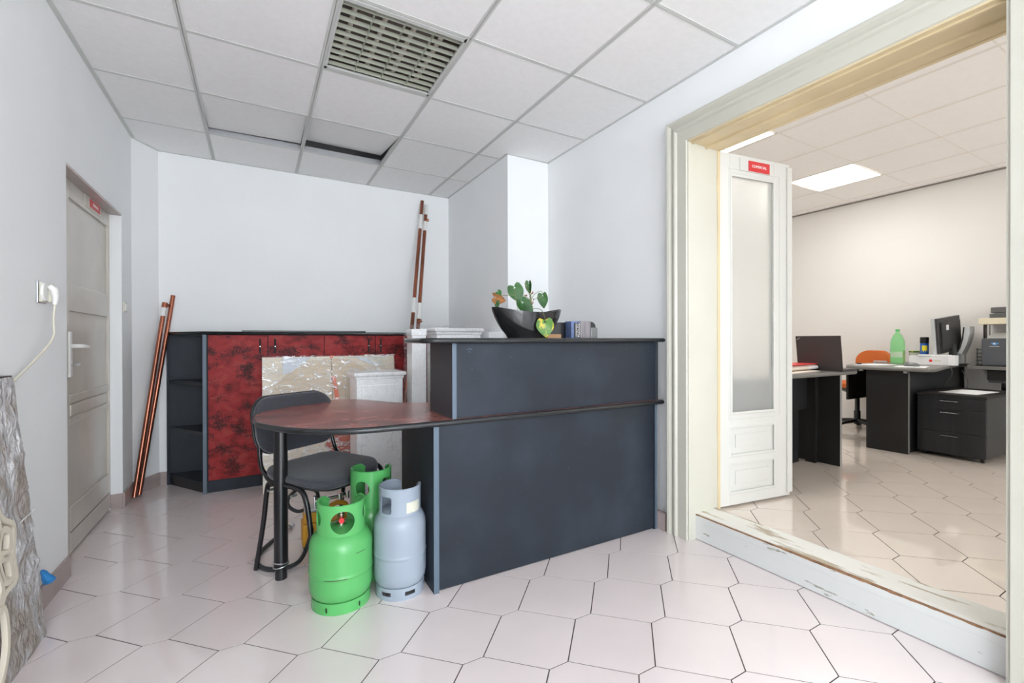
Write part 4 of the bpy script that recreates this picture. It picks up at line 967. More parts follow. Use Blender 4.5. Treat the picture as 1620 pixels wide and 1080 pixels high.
# ================================================================== BOOKS BEHIND THE PLANTER
t = Thing('binder', 'black ring binder standing behind the planter on the counter top', 'binder', (1.46, 2.10, 1.1155))
t.part('cover', MB().box(1.388, 1.530, 2.080, 2.084, 1.1155, 1.205).box(1.388, 1.530, 2.126, 2.130, 1.1155, 1.205).box(1.524, 1.530, 2.08, 2.13, 1.1155, 1.205), 'blackplastic')
t.part('pages', MB().box(1.395, 1.523, 2.085, 2.125, 1.118, 1.198), 'grey_plastic')
single('wooden_block', MB().prism([(1.30, 2.045), (1.475, 2.045), (1.478, 2.062), (1.31, 2.062)], 1.1155, 1.138), 'wooddisplay', 'flat light brown wooden block by the right foot of the planter', 'wooden block', bevel=0.001)
t = Thing('book', 'thick book with a blue and grey cover and a black TOYOTA label', 'book', (1.60, 2.06, 1.1155))
t.part('cover', MB().box(1.532, 1.592, 2.028, 2.090, 1.1155, 1.211), 'bookblue', bevel=0.002)
t.part('side_cover', MB().box(1.592, 1.672, 2.028, 2.090, 1.1155, 1.214), 'bookgrey', bevel=0.004)
lb = t.part('label', MB().box(1.551, 1.592, 2.0262, 2.0280, 1.1185, 1.202), 'blackplastic')
tx = text('lettering', 'TOYOTA', 0.0235, 'signtext', frame((1.580, 2.0258, 1.160), (0, 0, -1), (1, 0, 0)), lb, off=(1.60, 2.06, 1.1155), sx=0.82)
t.part('label_line', MB().box(1.5625, 1.5655, 2.0256, 2.0263, 1.123, 1.198), 'signtext', lb)
t = Thing('desk_gadget', 'dark rounded holder with a smoky grey pocket, right of the books', 'holder', (1.70, 2.07, 1.1155))
pf = [(1.675, 1.1155), (1.722, 1.1155), (1.724, 1.175), (1.720, 1.196), (1.706, 1.208), (1.690, 1.212), (1.675, 1.212)]
t.part('body', MB().prism_y(pf, 2.045, 2.095), 'blackplastic', bevel=0.003)
t.part('pocket', MB().box(1.676, 1.7255, 2.031, 2.047, 1.1155, 1.177), 'grey_plastic', bevel=0.004)

# ================================================================== LEFT WALL OBJECTS
t = Thing('wall_socket', 'yellowed white wall socket with adapters, left of the grey door', 'socket', (XL, 2.60, 1.27))
t.part('back_plate', MB().box(XL, XL + 0.006, 2.530, 2.615, 1.262, 1.352), 'steel', bevel=0.002)
t.part('socket_body', MB().box(XL + .006, XL + 0.018, 2.536, 2.612, 1.266, 1.348), 'oldplastic', bevel=0.004)
t.part('adapter', MB().tube([(XL + 0.018, 2.553, 1.308), (XL + 0.026, 2.553, 1.308)], [0.038, 0.036], 28), 'whiteplastic')
t.part('adapter', MB().box(XL + 0.018, XL + 0.040, 2.572, 2.618, 1.266, 1.345), 'oldplastic', bevel=0.009)
t.part('plug', MB().tube([(XL + 0.032, 2.556, 1.335), (XL + 0.044, 2.563, 1.320), (XL + 0.048, 2.568, 1.290), (XL + 0.046, 2.566, 1.258)], [0.009, 0.014, 0.012, 0.008], 14), 'whiteplastic', smooth=50)
cab_pts = [(XL + 0.046, 2.566, 1.260), (XL + 0.044, 2.558, 1.20), (XL + 0.05, 2.53, 1.12), (XL + 0.03, 2.44, 1.04), (XL + 0.018, 2.34, 0.985), (XL + 0.010, 2.22, 0.93), (XL + 0.008, 2.05, 0.87), (XL + 0.008, 1.9, 0.8)]
single('power_cable', MB().tube(smooth_path(cab_pts, 8), 0.0042, 8), 'cable', 'cream power cable hanging from the wall socket to behind the stone slab', 'cable', smooth=60)
t = Thing('light_switch', 'small white switch on the wall strip right of the grey door', 'switch', (XL, 3.925, 1.30))
t.part('plate', MB().box(XL, XL + 0.008, 3.888, 3.965, 1.300, 1.365), 'oldplastic', bevel=0.003)
t.part('rocker', MB().box(XL + .008, XL + 0.014, 3.90, 3.925, 1.31, 1.355).box(XL + .008, XL + 0.014, 3.932, 3.955, 1.31, 1.355), 'whiteplastic', bevel=0.002)
single('rubber_glove', MB().rings([[(XL + 0.013 + 0.02 * (1 + math.cos(2 * PI * i / 14)) * s, 2.540 + 0.028 * math.sin(2 * PI * i / 14) * s + dy, z) for i in range(14)] for s, dy, z in ((0.25, 0.01, 0.112), (0.8, 0.004, 0.116), (1.0, 0, 0.128), (0.85, -0.01, 0.142), (0.55, -0.014, 0.158), (0.5, -0.022, 0.170), (0.25, -0.022, 0.180))]), 'blue', 'crumpled blue rubber piece tucked above the skirting, right of the stone slab', 'rag', smooth=70)

# stone slab leaning on the left wall
sl = Thing('stone_slab', 'tall rough grey stone veneer board leaning on the left wall', 'stone slab', (-0.735, 2.33, 0)); sl.rot = 1e-9
# local frame: x out of the wall, y along the wall (towards -y is the camera), z up; leans and narrows
def slab_pt(u, v, d):  # u metres from the right edge towards the camera, v up the slab, d depth out of its face
    lean = (-0.700 - v * 0.055, 2.345 - u - v * 0.098, v * 0.992)
    return (lean[0] + d + 0.735 - 0.02 * 0, lean[1] - 2.33, lean[2])
mb = MB(); nu, nv = 70, 100; SW, SH = 1.30, 0.99
for j in range(nv + 1):
    for i in range(nu + 1):
        u = SW * i / nu; v = SH * j / nv
        edge = min(u, SW - u, v, SH - v); k = min(1, edge / 0.02 + 0.25)
        d = 0.012 * k * (0.4 + noise.fractal(Vector((u * 7 + 3 * v, v * 9, 1.7)), 0.7, 2.1, 6)) + 0.004
        uu = u + (0.003 * noise.noise(Vector((v * 14, 0, 4))) if i == 0 else 0)
        mb.v.append(slab_pt(uu, v, max(0.0015, d)))
for j in range(nv):
    for i in range(nu):
        a = j * (nu + 1) + i; mb.face((a, a + 1, a + nu + 2, a + nu + 1))
sl.part('stone_face', mb, 'stone', smooth=80)
mb = MB(); q = [slab_pt(u, v, d) for d in (-0.022, 0.001) for u, v in ((-0.005, 0), (SW, 0), (SW, SH + 0.003), (-0.005, SH + 0.003))]
mb.v = q
for f_ in ((0, 1, 2, 3), (4, 7, 6, 5), (0, 4, 5, 1), (1, 5, 6, 2), (2, 6, 7, 3), (3, 7, 4, 0)): mb.face(f_)
sl.part('backing_board', mb, 'blackplastic')
sl.part('joint_line', MB().tube([slab_pt(0.008 * k - 0.002, 0.494 - 0.0005 * k + 0.0012 * math.sin(k * 1.7), 0.0165) for k in range(16)], 0.0022, 6), 'white_label')
# carved ornament resting against the slab
fr = Thing('carved_ornament', 'cream carved openwork flower ornament leaning on the stone slab', 'ornament', (-0.735, 2.33, 0)); fr.rot = 1e-9
def strip(pts2, w_, d0=0.022, th=0.014, closed=True):
    P = smooth_path([(a, b, 0) for a, b in pts2], 6, closed); n = len(P); rings = []
    for i in range(n):
        t_ = (P[(i + 1) % n] - P[i - 1]) if closed else (P[min(i + 1, n - 1)] - P[max(i - 1, 0)]); t_.normalize(); nn = Vector((-t_.y, t_.x, 0)) * (w_ / 2)
        a, b = P[i] + nn, P[i] - nn
        rings.append([slab_pt(a.x, a.y, d0), slab_pt(b.x, b.y, d0), slab_pt(b.x, b.y, d0 + th), slab_pt(a.x, a.y, d0 + th)])
    return rings
mb = MB()
cu, cvv = 0.345, 0.45      # centre of the flower
for k in range(6):
    a0 = R(60 * k + 18); petal = []
    for rr, da in ((0.03, 0), (0.07, 0.42), (0.110, 0.36), (0.142, 0.0), (0.110, -0.36), (0.07, -0.42)):
        petal.append((cu - rr * math.cos(a0 + da) * 0.75, cvv + rr * math.sin(a0 + da)))
    mb.rings(strip(petal, 0.020), closed=True)
fr.part('petals', mb, 'cream')
mb = MB(); star = []
for k in range(12):
    a0 = R(30 * k + 18); rr = 0.172 if k % 2 == 0 else 0.135
    star.append((cu - rr * 0.85 * math.cos(a0), cvv + rr * math.sin(a0)))
mb.rings(strip(star, 0.017, 0.020, 0.014), closed=True)
mb.rings(strip([(cu + 0.0, cvv - 0.16), (cu - 0.01, cvv - 0.26), (cu + 0.03, cvv - 0.34), (cu + 0.09, cvv - 0.38), (cu + 0.15, cvv - 0.32), (cu + 0.12, cvv - 0.22)], 0.017), closed=True)
fr.part('outer_rim', mb, 'cream')

# ================================================================== YELLOW PUMP AND HOSE
vp = Thing('vacuum_pump', 'small yellow machine with grey metal fittings on the floor behind the chair leg', 'pump', (0.30, 2.66, 0))
vp.part('lower_body', MB().box(0.206, 0.44, 2.60, 2.72, 0.012, 0.132), 'yellow', bevel=0.008)
vp.part('upper_body', MB().box(0.214, 0.30, 2.605, 2.71, 0.134, 0.188), 'yellow', bevel=0.006)
vp.part('foot_plate', MB().box(0.21, 0.43, 2.61, 2.71, 0.0, 0.014), 'blackplastic')
vp.part('top_plate', MB().box(0.216, 0.33, 2.61, 2.70, 0.189, 0.205), 'steel', bevel=0.003)
vp.part('handle', MB().tube(smooth_path([(0.33, 2.655, 0.13), (0.34, 2.655, 0.18), (0.38, 2.655, 0.205), (0.43, 2.655, 0.19), (0.44, 2.655, 0.12)], 6), 0.013, 12), 'yellow', smooth=60)
vp.part('manifold', MB().tube([(0.27, 2.65, 0.235), (0.44, 2.65, 0.245)], 0.011, 12).tube([(0.27, 2.65, 0.20), (0.27, 2.65, 0.262)], 0.009, 12).tube([(0.40, 2.65, 0.225), (0.40, 2.65, 0.262)], 0.015, 14).tube([(0.44, 2.65, 0.225), (0.44, 2.65, 0.265)], 0.013, 14), 'chrome', smooth=50)
hs = Thing('hose', 'black rubber hose looping over the floor from the yellow machine', 'hose', (0.15, 2.6, 0))
hp_ = smooth_path([(0.25, 2.59, 0.11), (0.215, 2.50, 0.05), (0.17, 2.44, 0.016), (0.10, 2.42, 0.012), (0.03, 2.46, 0.012), (-0.005, 2.56, 0.012), (0.02, 2.68, 0.012), (0.08, 2.80, 0.012), (0.135, 2.885, 0.014)], 8)
hs.part('tube', MB().tube(hp_, 0.0105, 12), 'hose', smooth=60)
hs.part('connector', MB().tube([(0.135, 2.885, 0.017), (0.15, 2.905, 0.018)], 0.014, 12).tube([(0.158, 2.917, 0.019), (0.178, 2.945, 0.021)], 0.018, 12), 'chrome', smooth=50)
hp_ = smooth_path([(0.235, 2.66, 0.197), (0.19, 2.70, 0.178), (0.15, 2.73, 0.20), (0.145, 2.75, 0.235), (0.175, 2.74, 0.275), (0.22, 2.72, 0.292), (0.28, 2.70, 0.275), (0.29, 2.66, 0.245)], 8)
hs.part('tube', MB().tube(hp_, 0.0095, 12), 'hose', smooth=60)

# ================================================================== OFFICE BEYOND THE DOORWAY
DT = F2 + 0.74
# desk A, nearest the doorway
da = Thing('office_desk', 'black desk nearest the open door leaf, its edge piled with paper', 'desk', (3.6, 2.2, F2))
outl = rounded(1.50, 1.0, 0.05, 5, 3.38, 2.27)
outl = [(x, y + (-0.03 if x > 3.9 and y < 2 else 0)) for x, y in outl]
def desk_slab(t, outl, z0=DT - 0.028, z1=DT):
    o = t.part('desktop', MB().prism(outl, z0 + 0.001, z1), 'desktop'); t.part('edge_strip', MB().rings([[(x, y, z) for x, y in offset_poly(outl, d)] for d, z in ((0, z0), (0.006, z0 + 0.005), (0.008, (z0 + z1) / 2), (0.006, z1 - 0.004), (0, z1 - 0.0005))], True, False), 'deskedge', o, smooth=50)
desk_slab(da, outl)
e = da.part('end_panel', MB().box(3.925, 3.950, 1.776, 2.62, F2, DT - 0.028), 'deskblack'); da.part('edge_band', MB().box(3.925, 3.950, 1.774, 1.776, F2, DT - 0.028), 'steel', e)
da.part('inner_post', MB().box(3.868, 3.886, 1.925, 2.0, F2, DT - 0.028), 'deskblack')
da.part('filler_panel', MB().box(3.886, 3.925, 1.93, 1.944, F2, DT - 0.028), 'deskblue')
da.part('upper_back_panel', MB().box(2.72, 3.868, 1.985, 2.003, 0.545, DT - 0.028), 'deskblue')
da.part('lower_back_panel', MB().box(2.72, 3.80, 2.015, 2.033, F2, 0.544), 'deskblue')
da.part('end_panel', MB().box(2.72, 2.745, 1.86, 2.62, F2, DT - 0.028), 'deskblack')
# laptop
lp = Thing('laptop', 'open dark laptop seen from behind its lid, on the desk by the open door', 'laptop', (3.86, 1.888, DT)); lp.rot = 1e-9
lp.part('base', MB().box(0.0, 0.225, -0.163, 0.163, 0.001, 0.018), 'laptop', bevel=0.003)
mb = MB().box(-0.004, 0.003, -0.163, 0.163, 0.0, 0.262); mb.xf(Matrix.Translation((0.0, 0, 0.014)) @ Matrix.Rotation(R(-8), 4, 'Y'))
ld = lp.part('lid', mb, 'laptop', bevel=0.002)
mb = MB().tube([(-0.006, 0.150, 0.235), (-0.006, 0.128, 0.247)], 0.0035, 6); mb.xf(Matrix.Translation((0.0, 0, 0.014)) @ Matrix.Rotation(R(-8), 4, 'Y'))
lp.part('lid_emblem', mb, 'steel', ld)
# paper on desk A
def sheets(name, label, x, y, z, sx, sy, h, rz, mt, cat='papers', group=None, tilt=0):
    mb = MB().box(-sx / 2, sx / 2, -sy / 2, sy / 2, 0, h)
    o = link_mesh(name, mb, mt, bevel=min(0.002, h / 3)); o.location = (x, y, z); o.rotation_euler = (0, tilt, R(rz)); tag(o, label, cat, group); return o
sheets('paper_pile', 'pale pink folder lying lowest on the near desk edge', 3.50, 1.97, DT + 0.0005, 0.50, 0.32, 0.006, 6, 'paperwarm', group='papers on the near desk')
t = Thing('rolled_plans', 'fat roll of white and cream plans on the near desk edge', 'rolled plans', (3.60, 1.92, DT + 0.007)); t.rot = 1e-9; t.o.rotation_euler = (0, 0, R(4))
spiral = []
pf = [( 0.045 * math.cos(a), 0.021 + 0.020 * math.sin(a)) for a in [2 * PI * k / 24 for k in range(24)]]
t.part('roll', MB().prism_x(pf, -0.32, 0.235), 'paperwarm', smooth=60)
t.part('white_wrap', MB().prism_x([(a * 1.06, 0.0214 + (b - 0.021) * 1.06) for a, b in pf], 0.10, 0.240), 'paper', smooth=60)
sheets('red_folder', 'red folder lying on top of the rolled plans', 3.62, 1.965, DT + 0.052, 0.50, 0.17, 0.005, 4, 'redpaper', 'folder')
t = Thing('small_box', 'small teal and lilac box standing on the papers beside the door leaf', 'box', (3.40, 1.95, DT + 0.0575))
t.part('body', MB().box(3.34, 3.47, 1.905, 1.995, DT + 0.0575, DT + 0.090), 'teal', bevel=0.002)
t.part('side_stripe', MB().prism_y([(3.345, DT + 0.058), (3.462, DT + 0.058), (3.462, DT + 0.085), (3.41, DT + 0.075)], 1.9035, 1.905), 'lilac')

# desk B, the larger one
db = Thing('office_desk', 'large black desk in the middle of the office with a curved top', 'desk', (5.2, 2.1, F2))
o1 = smooth_path([(4.80, 1.60, 0), (4.835, 1.525, 0), (5.0, 1.53, 0), (5.4, 1.60, 0), (5.8, 1.655, 0), (6.12, 1.66, 0)], 6); o2 = [(6.12, 2.25), (5.70, 2.25)]; o3 = smooth_path([(5.65, 2.25, 0), (5.3, 2.25, 0), (5.0, 2.20, 0), (4.83, 2.09, 0), (4.795, 1.95, 0), (4.795, 1.70, 0)], 6)
desk_slab(db, [(p.x, p.y) for p in o1] + o2 + [(p.x, p.y) for p in o3])
e = db.part('end_panel', MB().box(4.836, 4.862, 1.672, 1.976, F2, DT - 0.028), 'deskblack'); db.part('edge_band', MB().box(4.836, 4.862, 1.6695, 1.672, F2, DT - 0.028), 'deskedge', e)
db.part('front_panel', MB().box(4.862, 6.09, 1.690, 1.708, F2, DT - 0.028), 'deskblue')
db.part('back_panel', MB().box(5.0, 6.09, 2.190, 2.208, 0.52, DT - 0.028), 'deskblack')
db.part('end_panel', MB().box(6.09, 6.115, 1.67, 2.24, F2, DT - 0.028), 'deskblack')
mb = MB().box(4.795, 4.81, 1.665, 1.69, DT - 0.045, DT - 0.028).box(4.83, 4.845, 2.0, 2.03, DT - 0.045, DT - 0.028)
db.part('bracket', mb, 'steel')

# drawer pedestal
pd = Thing('drawer_pedestal', 'black three-drawer pedestal on castors in front of the large desk', 'drawer unit', (5.35, 1.45, F2))
x0, x1, y0, y1 = 4.968, 5.74, 1.232, 1.655
pd.part('body', MB().box(x0 + 0.018, x1, y0, y1, F2 + 0.04, 0.627), 'deskblue')
pd.part('top_board', MB().box(x0 - 0.004, x1 + 0.004, y0 - 0.004, y1 + 0.004, 0.628, 0.650), 'deskblack', bevel=0.002)
for z0, z1 in ((0.532, 0.625), (0.340, 0.529), (F2 + 0.035, 0.337)):
    d = pd.part('drawer', MB().box(x0, x0 + 0.017, y0 + 0.001, y1 - 0.001, z0, z1), 'deskblue', bevel=0.0015)
    c = MB().rings([[(x0 - 0.0015, y, z) for y, z in ((1.385, z1 - 0.014), (1.515, z1 - 0.014), (1.505, z1 - 0.032), (1.395, z1 - 0.032))], [(x0 + 0.0002, y, z) for y, z in ((1.385, z1 - 0.014), (1.515, z1 - 0.014), (1.505, z1 - 0.032), (1.395, z1 - 0.032))]])
    pd.part('grip', c, 'blackplastic', d); pd.part('grip_lip', MB().tube([(x0 - 0.002, 1.395, z1 - 0.033), (x0 - 0.002, 1.505, z1 - 0.033)], 0.002, 6), 'grey_plastic', d)
for a, b in ((x0 + 0.05, y0 + 0.03), (x0 + 0.05, y1 - 0.04), (x1 - 0.12, y0 + 0.03), (x1 - 0.05, y1 - 0.04)):
    pd.part('castor', MB().tube([(a, b - 0.010, F2 + 0.021), (a, b + 0.010, F2 + 0.021)], 0.0205, 16).box(a - 0.012, a + 0.012, b - 0.008, b + 0.008, F2 + 0.03, F2 + 0.042), 'blackplastic', smooth=40)
sheets('paper_sheet', 'white sheets of paper lying on the drawer unit', 5.30, 1.42, 0.6507, 0.42, 0.24, 0.003, -4, 'paper')

# orange swivel chair
oc = Thing('swivel_chair', 'orange office swivel chair behind the large desk, its top showing over it', 'chair', (5.72, 2.42, F2 + 0.0)); oc.rot = 1e-9
oc.part('seat', MB().rings([[(x, y, 0.46 + z) for x, y in rounded(0.44 - i, 0.44 - i, 0.10)] for i, z in ((0.04, 0.0), (0, 0.015), (0, 0.045), (0.05, 0.06))]), 'orangefab', smooth=40)
oc.part('seat_shell', MB().rings([[(x, y, 0.40 + z) for x, y in rounded(0.36 - i, 0.36 - i, 0.10)] for i, z in ((0.16, 0.0), (0.02, 0.05), (0.0, 0.060))]), 'blackplastic')
bw = rounded(0.42, 0.34, 0.13)
rg = []
for s_, d in ((0.2, -0.012), (0.8, -0.012), (0.97, -0.008), (1.0, 0.008), (1.0, 0.018), (0.96, 0.034), (0.8, 0.040), (0.2, 0.042)):
    rg.append([(0.22 + d - 0.9 * (a * s_) ** 2 , a * s_, 0.70 + b * s_ * 0.96) for a, b in bw])
mb = MB().rings(rg); mb.xf(Matrix.Rotation(R(-23), 4, 'Z'))
oc.part('backrest', mb, 'orangefab', smooth=50)
mb = MB().tube(smooth_path([(0.05, 0, 0.44), (0.20, 0, 0.45), (0.27, 0, 0.52), (0.275, 0, 0.68)], 5), 0.014, 8); mb.xf(Matrix.Rotation(R(-23), 4, 'Z'))
oc.part('back_bar', mb, 'blackmetal')
oc.part('column', MB().lathe([(0.03, 0.06), (0.03, 0.20), (0.022, 0.21), (0.022, 0.41)], n=20), 'blackplastic', smooth=40)
for k in range(5):
    a = R(72 * k + 20); mb = MB().tube([(0, 0, 0.10), (0.16 * math.cos(a), 0.16 * math.sin(a), 0.085), (0.29 * math.cos(a), 0.29 * math.sin(a), 0.058)], [0.024, 0.018, 0.012], 8)
    l = oc.part('base_spoke', mb, 'blackplastic', smooth=50)
    oc.part('castor', MB().tube([(0.29 * math.cos(a), 0.29 * math.sin(a) - 0.02, 0.027), (0.29 * math.cos(a), 0.29 * math.sin(a) + 0.02, 0.027)], 0.026, 12), 'blackplastic', l, smooth=40)

# bottle
bt = Thing('water_bottle', 'large green plastic drinks bottle on the large desk', 'bottle', (5.60, 2.020, DT))
bt.part('bottle_body', MB().lathe([(0.03, 0.001), (0.052, 0.004), (0.058, 0.018), (0.058, 0.13), (0.056, 0.135), (0.058, 0.14), (0.058, 0.20), (0.052, 0.24), (0.034, 0.285), (0.018, 0.31), (0.0145, 0.318), (0.0145, 0.328)], 5.60, 2.020, 36, DT), 'bottle', smooth=40)
bt.part('cap', MB().lathe([(0.0175, 0.326), (0.0175, 0.344), (0.016, 0.346)], 5.60, 2.020, 20, DT), 'green', smooth=40)
mb = MB(); rg = []
for k in range(13): a = R(130 + 9 * k); rg.append([(5.60 + 0.0588 * math.cos(a), 2.020 + 0.0588 * math.sin(a), DT + z) for z in (0.065, 0.12)])
for r_ in rg: mb.v += r_
for k in range(12): mb.face((2 * k, 2 * k + 2, 2 * k + 3, 2 * k + 1))
bt.part('paper_label', mb, 'jar')
# jar
jr = Thing('jar', 'clear round tub with a pale green lid, right of the green bottle', 'jar', (5.86, 1.965, DT))
jr.part('tub', MB().lathe([(0.05, 0.001), (0.052, 0.006), (0.052, 0.112)], 5.86, 1.965, 28, DT), 'jar', smooth=40)
jr.part('lid', MB().lathe([(0.055, 0.110), (0.055, 0.124), (0.052, 0.127)], 5.86, 1.965, 28, DT), 'leafyellow', smooth=40)
# spray can
cn = Thing('spray_can', 'blue spray can with a yellow patch and black cap on the large desk', 'spray can', (5.80, 1.876, DT))
cn.part('can_body', MB().lathe([(0.031, 0.001), (0.033, 0.004), (0.033, 0.20), (0.028, 0.212)], 5.80, 1.876, 28, DT), 'canblue', smooth=40)
cn.part('cap', MB().lathe([(0.0335, 0.205), (0.0345, 0.207), (0.0345, 0.262), (0.031, 0.266)], 5.80, 1.876, 28, DT), 'blackplastic', smooth=40)
mb = MB(); rg = []
for k in range(10): a = R(165 + 8 * k); rg.append([(5.80 + 0.0338 * math.cos(a), 1.876 + 0.0338 * math.sin(a), DT + z) for z in (0.135 - 0.02 * (k % 3 == 0), 0.178 + 0.008 * (k % 2))])
for r_ in rg: mb.v += r_
for k in range(9): mb.face((2 * k, 2 * k + 2, 2 * k + 3, 2 * k + 1))
cn.part('yellow_patch', mb, 'canyellow')
# carton and small box on desk B
ct = Thing('paper_carton', 'long white printed carton lying on the large desk edge', 'carton', (5.63, 1.76, DT))
ct.part('carton_body', MB().box(5.60, 5.72, 1.642, 1.93, DT + 0.001, DT + 0.082), 'paper', bevel=0.001)
ct.part('round_emblem', MB().tube([(5.5985, 1.765, DT + 0.040), (5.6005, 1.765, DT + 0.040)], 0.013, 14), 'red')
ct.part('print_stripe', MB().box(5.5988, 5.6005, 1.69, 1.745, DT + 0.034, DT + 0.046), 'label')
sheets('paper_pile', 'loose white sheets on top of the printed carton', 5.68, 1.76, DT + 0.083, 0.16, 0.22, 0.012, 9, 'paper')
sb = single('small_carton', MB().box(5.58, 5.66, 1.585, 1.636, DT + 0.001, DT + 0.094), 'paper', 'upright white carton at the right end of the printed carton', 'carton', bevel=0.001)
ms = single('computer_mouse', MB().rings([[(5.12 + 0.035 * s_ * math.cos(q), 1.745 + 0.060 * s_ * math.sin(q), DT + z) for q in [2 * PI * k / 20 for k in range(20)]] for s_, z in ((0.9, 0.001), (1, 0.01), (0.9, 0.022), (0.65, 0.031), (0.25, 0.036))]), 'grey_plastic', 'dark computer mouse near the front edge of the large desk', 'mouse', smooth=60)
sheets('paper_sheet', 'white sheets spread on the front of the large desk', 5.05, 1.72, DT + 0.0006, 0.30, 0.21, 0.002, 12, 'paper', group='loose sheets on the large desk')
sheets('paper_sheet', 'white sheets by the left edge of the large desk', 5.12, 2.02, DT + 0.0006, 0.30, 0.20, 0.006, -8, 'paper', group='loose sheets on the large desk')
sheets('calculator', 'small dark desk gadget at the left end of the large desk', 5.05, 2.12, DT + 0.007, 0.05, 0.035, 0.012, 20, 'blackplastic', 'calculator')
t = Thing('stapler', 'grey stapler on white sheets in front of the orange chair', 'stapler', (5.45, 2.10, DT)); 
t.part('base', MB().box(5.42, 5.45, 2.04, 2.16, DT + 0.001, DT + 0.008), 'steel'); t.part('arm', MB().box(5.424, 5.446, 2.045, 2.155, DT + 0.016, DT + 0.030).box(5.424, 5.446, 2.13, 2.155, DT + 0.007, DT + 0.02), 'steel', bevel=0.003)
# monitors
mn = Thing('monitor', 'dark flat monitor seen from behind, tilted back on the large desk', 'monitor', (5.72, 1.745, DT)); mn.rot = 1e-9; mn.o.rotation_euler = (0, 0, R(-9))
tl = Matrix.Translation((0, 0, 0.105)) @ Matrix.Rotation(R(-7), 4, 'Y')
mb = MB().box(-0.03, 0.33, -0.028, -0.004, 0, 0.34).box(0.0, 0.30, -0.045, -0.028, 0.04, 0.30); mb.xf(tl); mn.part('back_shell', mb, 'monitor', bevel=0.004)
mb = MB().box(-0.045, 0.335, -0.004, 0.022, -0.003, 0.343); mb.xf(tl); mn.part('bezel', mb, 'monitorgrey', bevel=0.003)
mb = MB().box(-0.030, 0.32, 0.022, 0.025, 0.012, 0.328); mb.xf(tl); mn.part('screen', mb, 'blackplastic')
mb = MB().box(0.06, 0.10, -0.047, -0.045, 0.22, 0.27); mb.xf(tl); mn.part('sticker', mb, 'paper')
mn.part('stand', MB().box(0.12, 0.18, -0.06, -0.02, 0.008, 0.20).box(0.04, 0.26, -0.11, 0.07, 0.0, 0.010), 'monitor', bevel=0.004)
m2_ = Thing('monitor', 'silver-edged monitor seen from the side, at the right end of the large desk', 'monitor', (5.93, 1.625, DT)); m2_.rot = 1e-9
prof = [(0.055, 0.10), (0.030, 0.16), (0.010, 0.25), (0.0, 0.365), (-0.035, 0.368), (-0.035, 0.30), (-0.015, 0.20), (0.020, 0.10)]
m2_.part('rear_shell', MB().prism_x([(y - 0.015, z) for y, z in prof], -0.03, 0.10), 'monitorgrey', bevel=0.003)
m2_.part('screen', MB().prism_x([(0.066 - 0.015, 0.10), (0.042 - 0.015, 0.165), (0.022 - 0.015, 0.25), (0.012 - 0.015, 0.360), (0.002 - 0.015, 0.360), (0.012 - 0.015, 0.25), (0.032 - 0.015, 0.162), (0.057 - 0.015, 0.10)], -0.025, 0.09), 'blackplastic')
m2_.part('stand', MB().box(0.02, 0.07, 0.0, 0.05, 0.006, 0.13).box(-0.02, 0.12, -0.02, 0.08, 0.0, 0.009), 'monitorgrey', bevel=0.003)
# printer desk
pk = Thing('printer_table', 'dark side table under the printer at the right of the office', 'table', (6.0, 1.2, F2))
pk.part('table_top', MB().box(5.80, 6.12, 0.55, 1.555, DT - 0.032, DT - 0.004), 'deskblack', bevel=0.003)
pk.part('table_edge', MB().box(5.793, 5.80, 0.55, 1.557, DT - 0.034, DT - 0.004), 'deskedge', bevel=0.002)
pk.part('drawer_box', MB().box(5.83, 6.10, 0.60, 1.44, DT - 0.13, DT - 0.034), 'deskblack')
pk.part('column', MB().box(5.92, 5.97, 1.32, 1.37, F2 + 0.05, DT - 0.13).box(5.99, 6.01, 1.32, 1.37, F2 + 0.05, DT - 0.13), 'blackmetal')
pk.part('column', MB().box(5.92, 6.0, 0.66, 0.74, F2 + 0.05, DT - 0.13), 'blackmetal')
pk.part('bracket', MB().box(5.86, 6.05, 1.24, 1.44, DT - 0.155, DT - 0.13), 'darktray')
pk.part('foot', MB().box(5.82, 6.11, 1.30, 1.38, F2, F2 + 0.05).box(5.82, 6.11, 0.66, 0.74, F2, F2 + 0.05), 'blackmetal')
pr_ = Thing('printer', 'charcoal laser printer with a small blue emblem, cut by the right door frame', 'printer', (5.98, 1.25, DT - 0.0035))
z0 = DT - 0.0035
pr_.part('casing', MB().box(5.85, 6.115, 1.02, 1.482, z0, z0 + 0.255), 'printer', bevel=0.006)
pr_.part('paper_drawer', MB().box(5.842, 5.852, 1.03, 1.474, z0 + 0.01, z0 + 0.113), 'printer', bevel=0.002)
pr_.part('top_cover', MB().rings([[(x, y, z0 + z) for x, y in q] for q, z in (([(5.86, 1.03), (6.11, 1.03), (6.11, 1.455), (5.86, 1.455)], 0.255), ([(5.90, 1.05), (6.11, 1.05), (6.11, 1.42), (5.90, 1.42)], 0.305))]), 'printertop', bevel=0.004)
em = MB(); em.rings([[(xx, 1.395 + 0.023 * math.cos(q) * (1 + 0.25 * math.sin(3 * q)), z0 + 0.205 + 0.012 * math.sin(q)) for q in [2 * PI * k / 20 for k in range(20)]] for xx in (5.847, 5.8505)])
pr_.part('emblem', em, 'logo_blue'); pr_.part('emblem_highlight', MB().tube([(5.846, 1.398, z0 + 0.207), (5.849, 1.398, z0 + 0.207)], 0.007, 10), 'paper')
pr_.part('name_stripe', MB().box(5.848, 5.8505, 1.365, 1.430, z0 + 0.178, z0 + 0.184), 'printertop')
sf = Thing('desk_shelf', 'small cream desk shelf standing over the printer', 'shelf', (5.98, 1.2, DT - 0.0035))
sf.part('shelf_board', MB().box(5.80, 6.12, 0.90, 1.49, 1.240, 1.296), 'shelfcream', bevel=0.002)
sf.part('upright', MB().box(5.93, 5.945, 1.486, 1.4895, DT - 0.0035, 1.240).box(5.93, 6.02, 1.486, 1.4895, 1.10, 1.240), 'darktray')
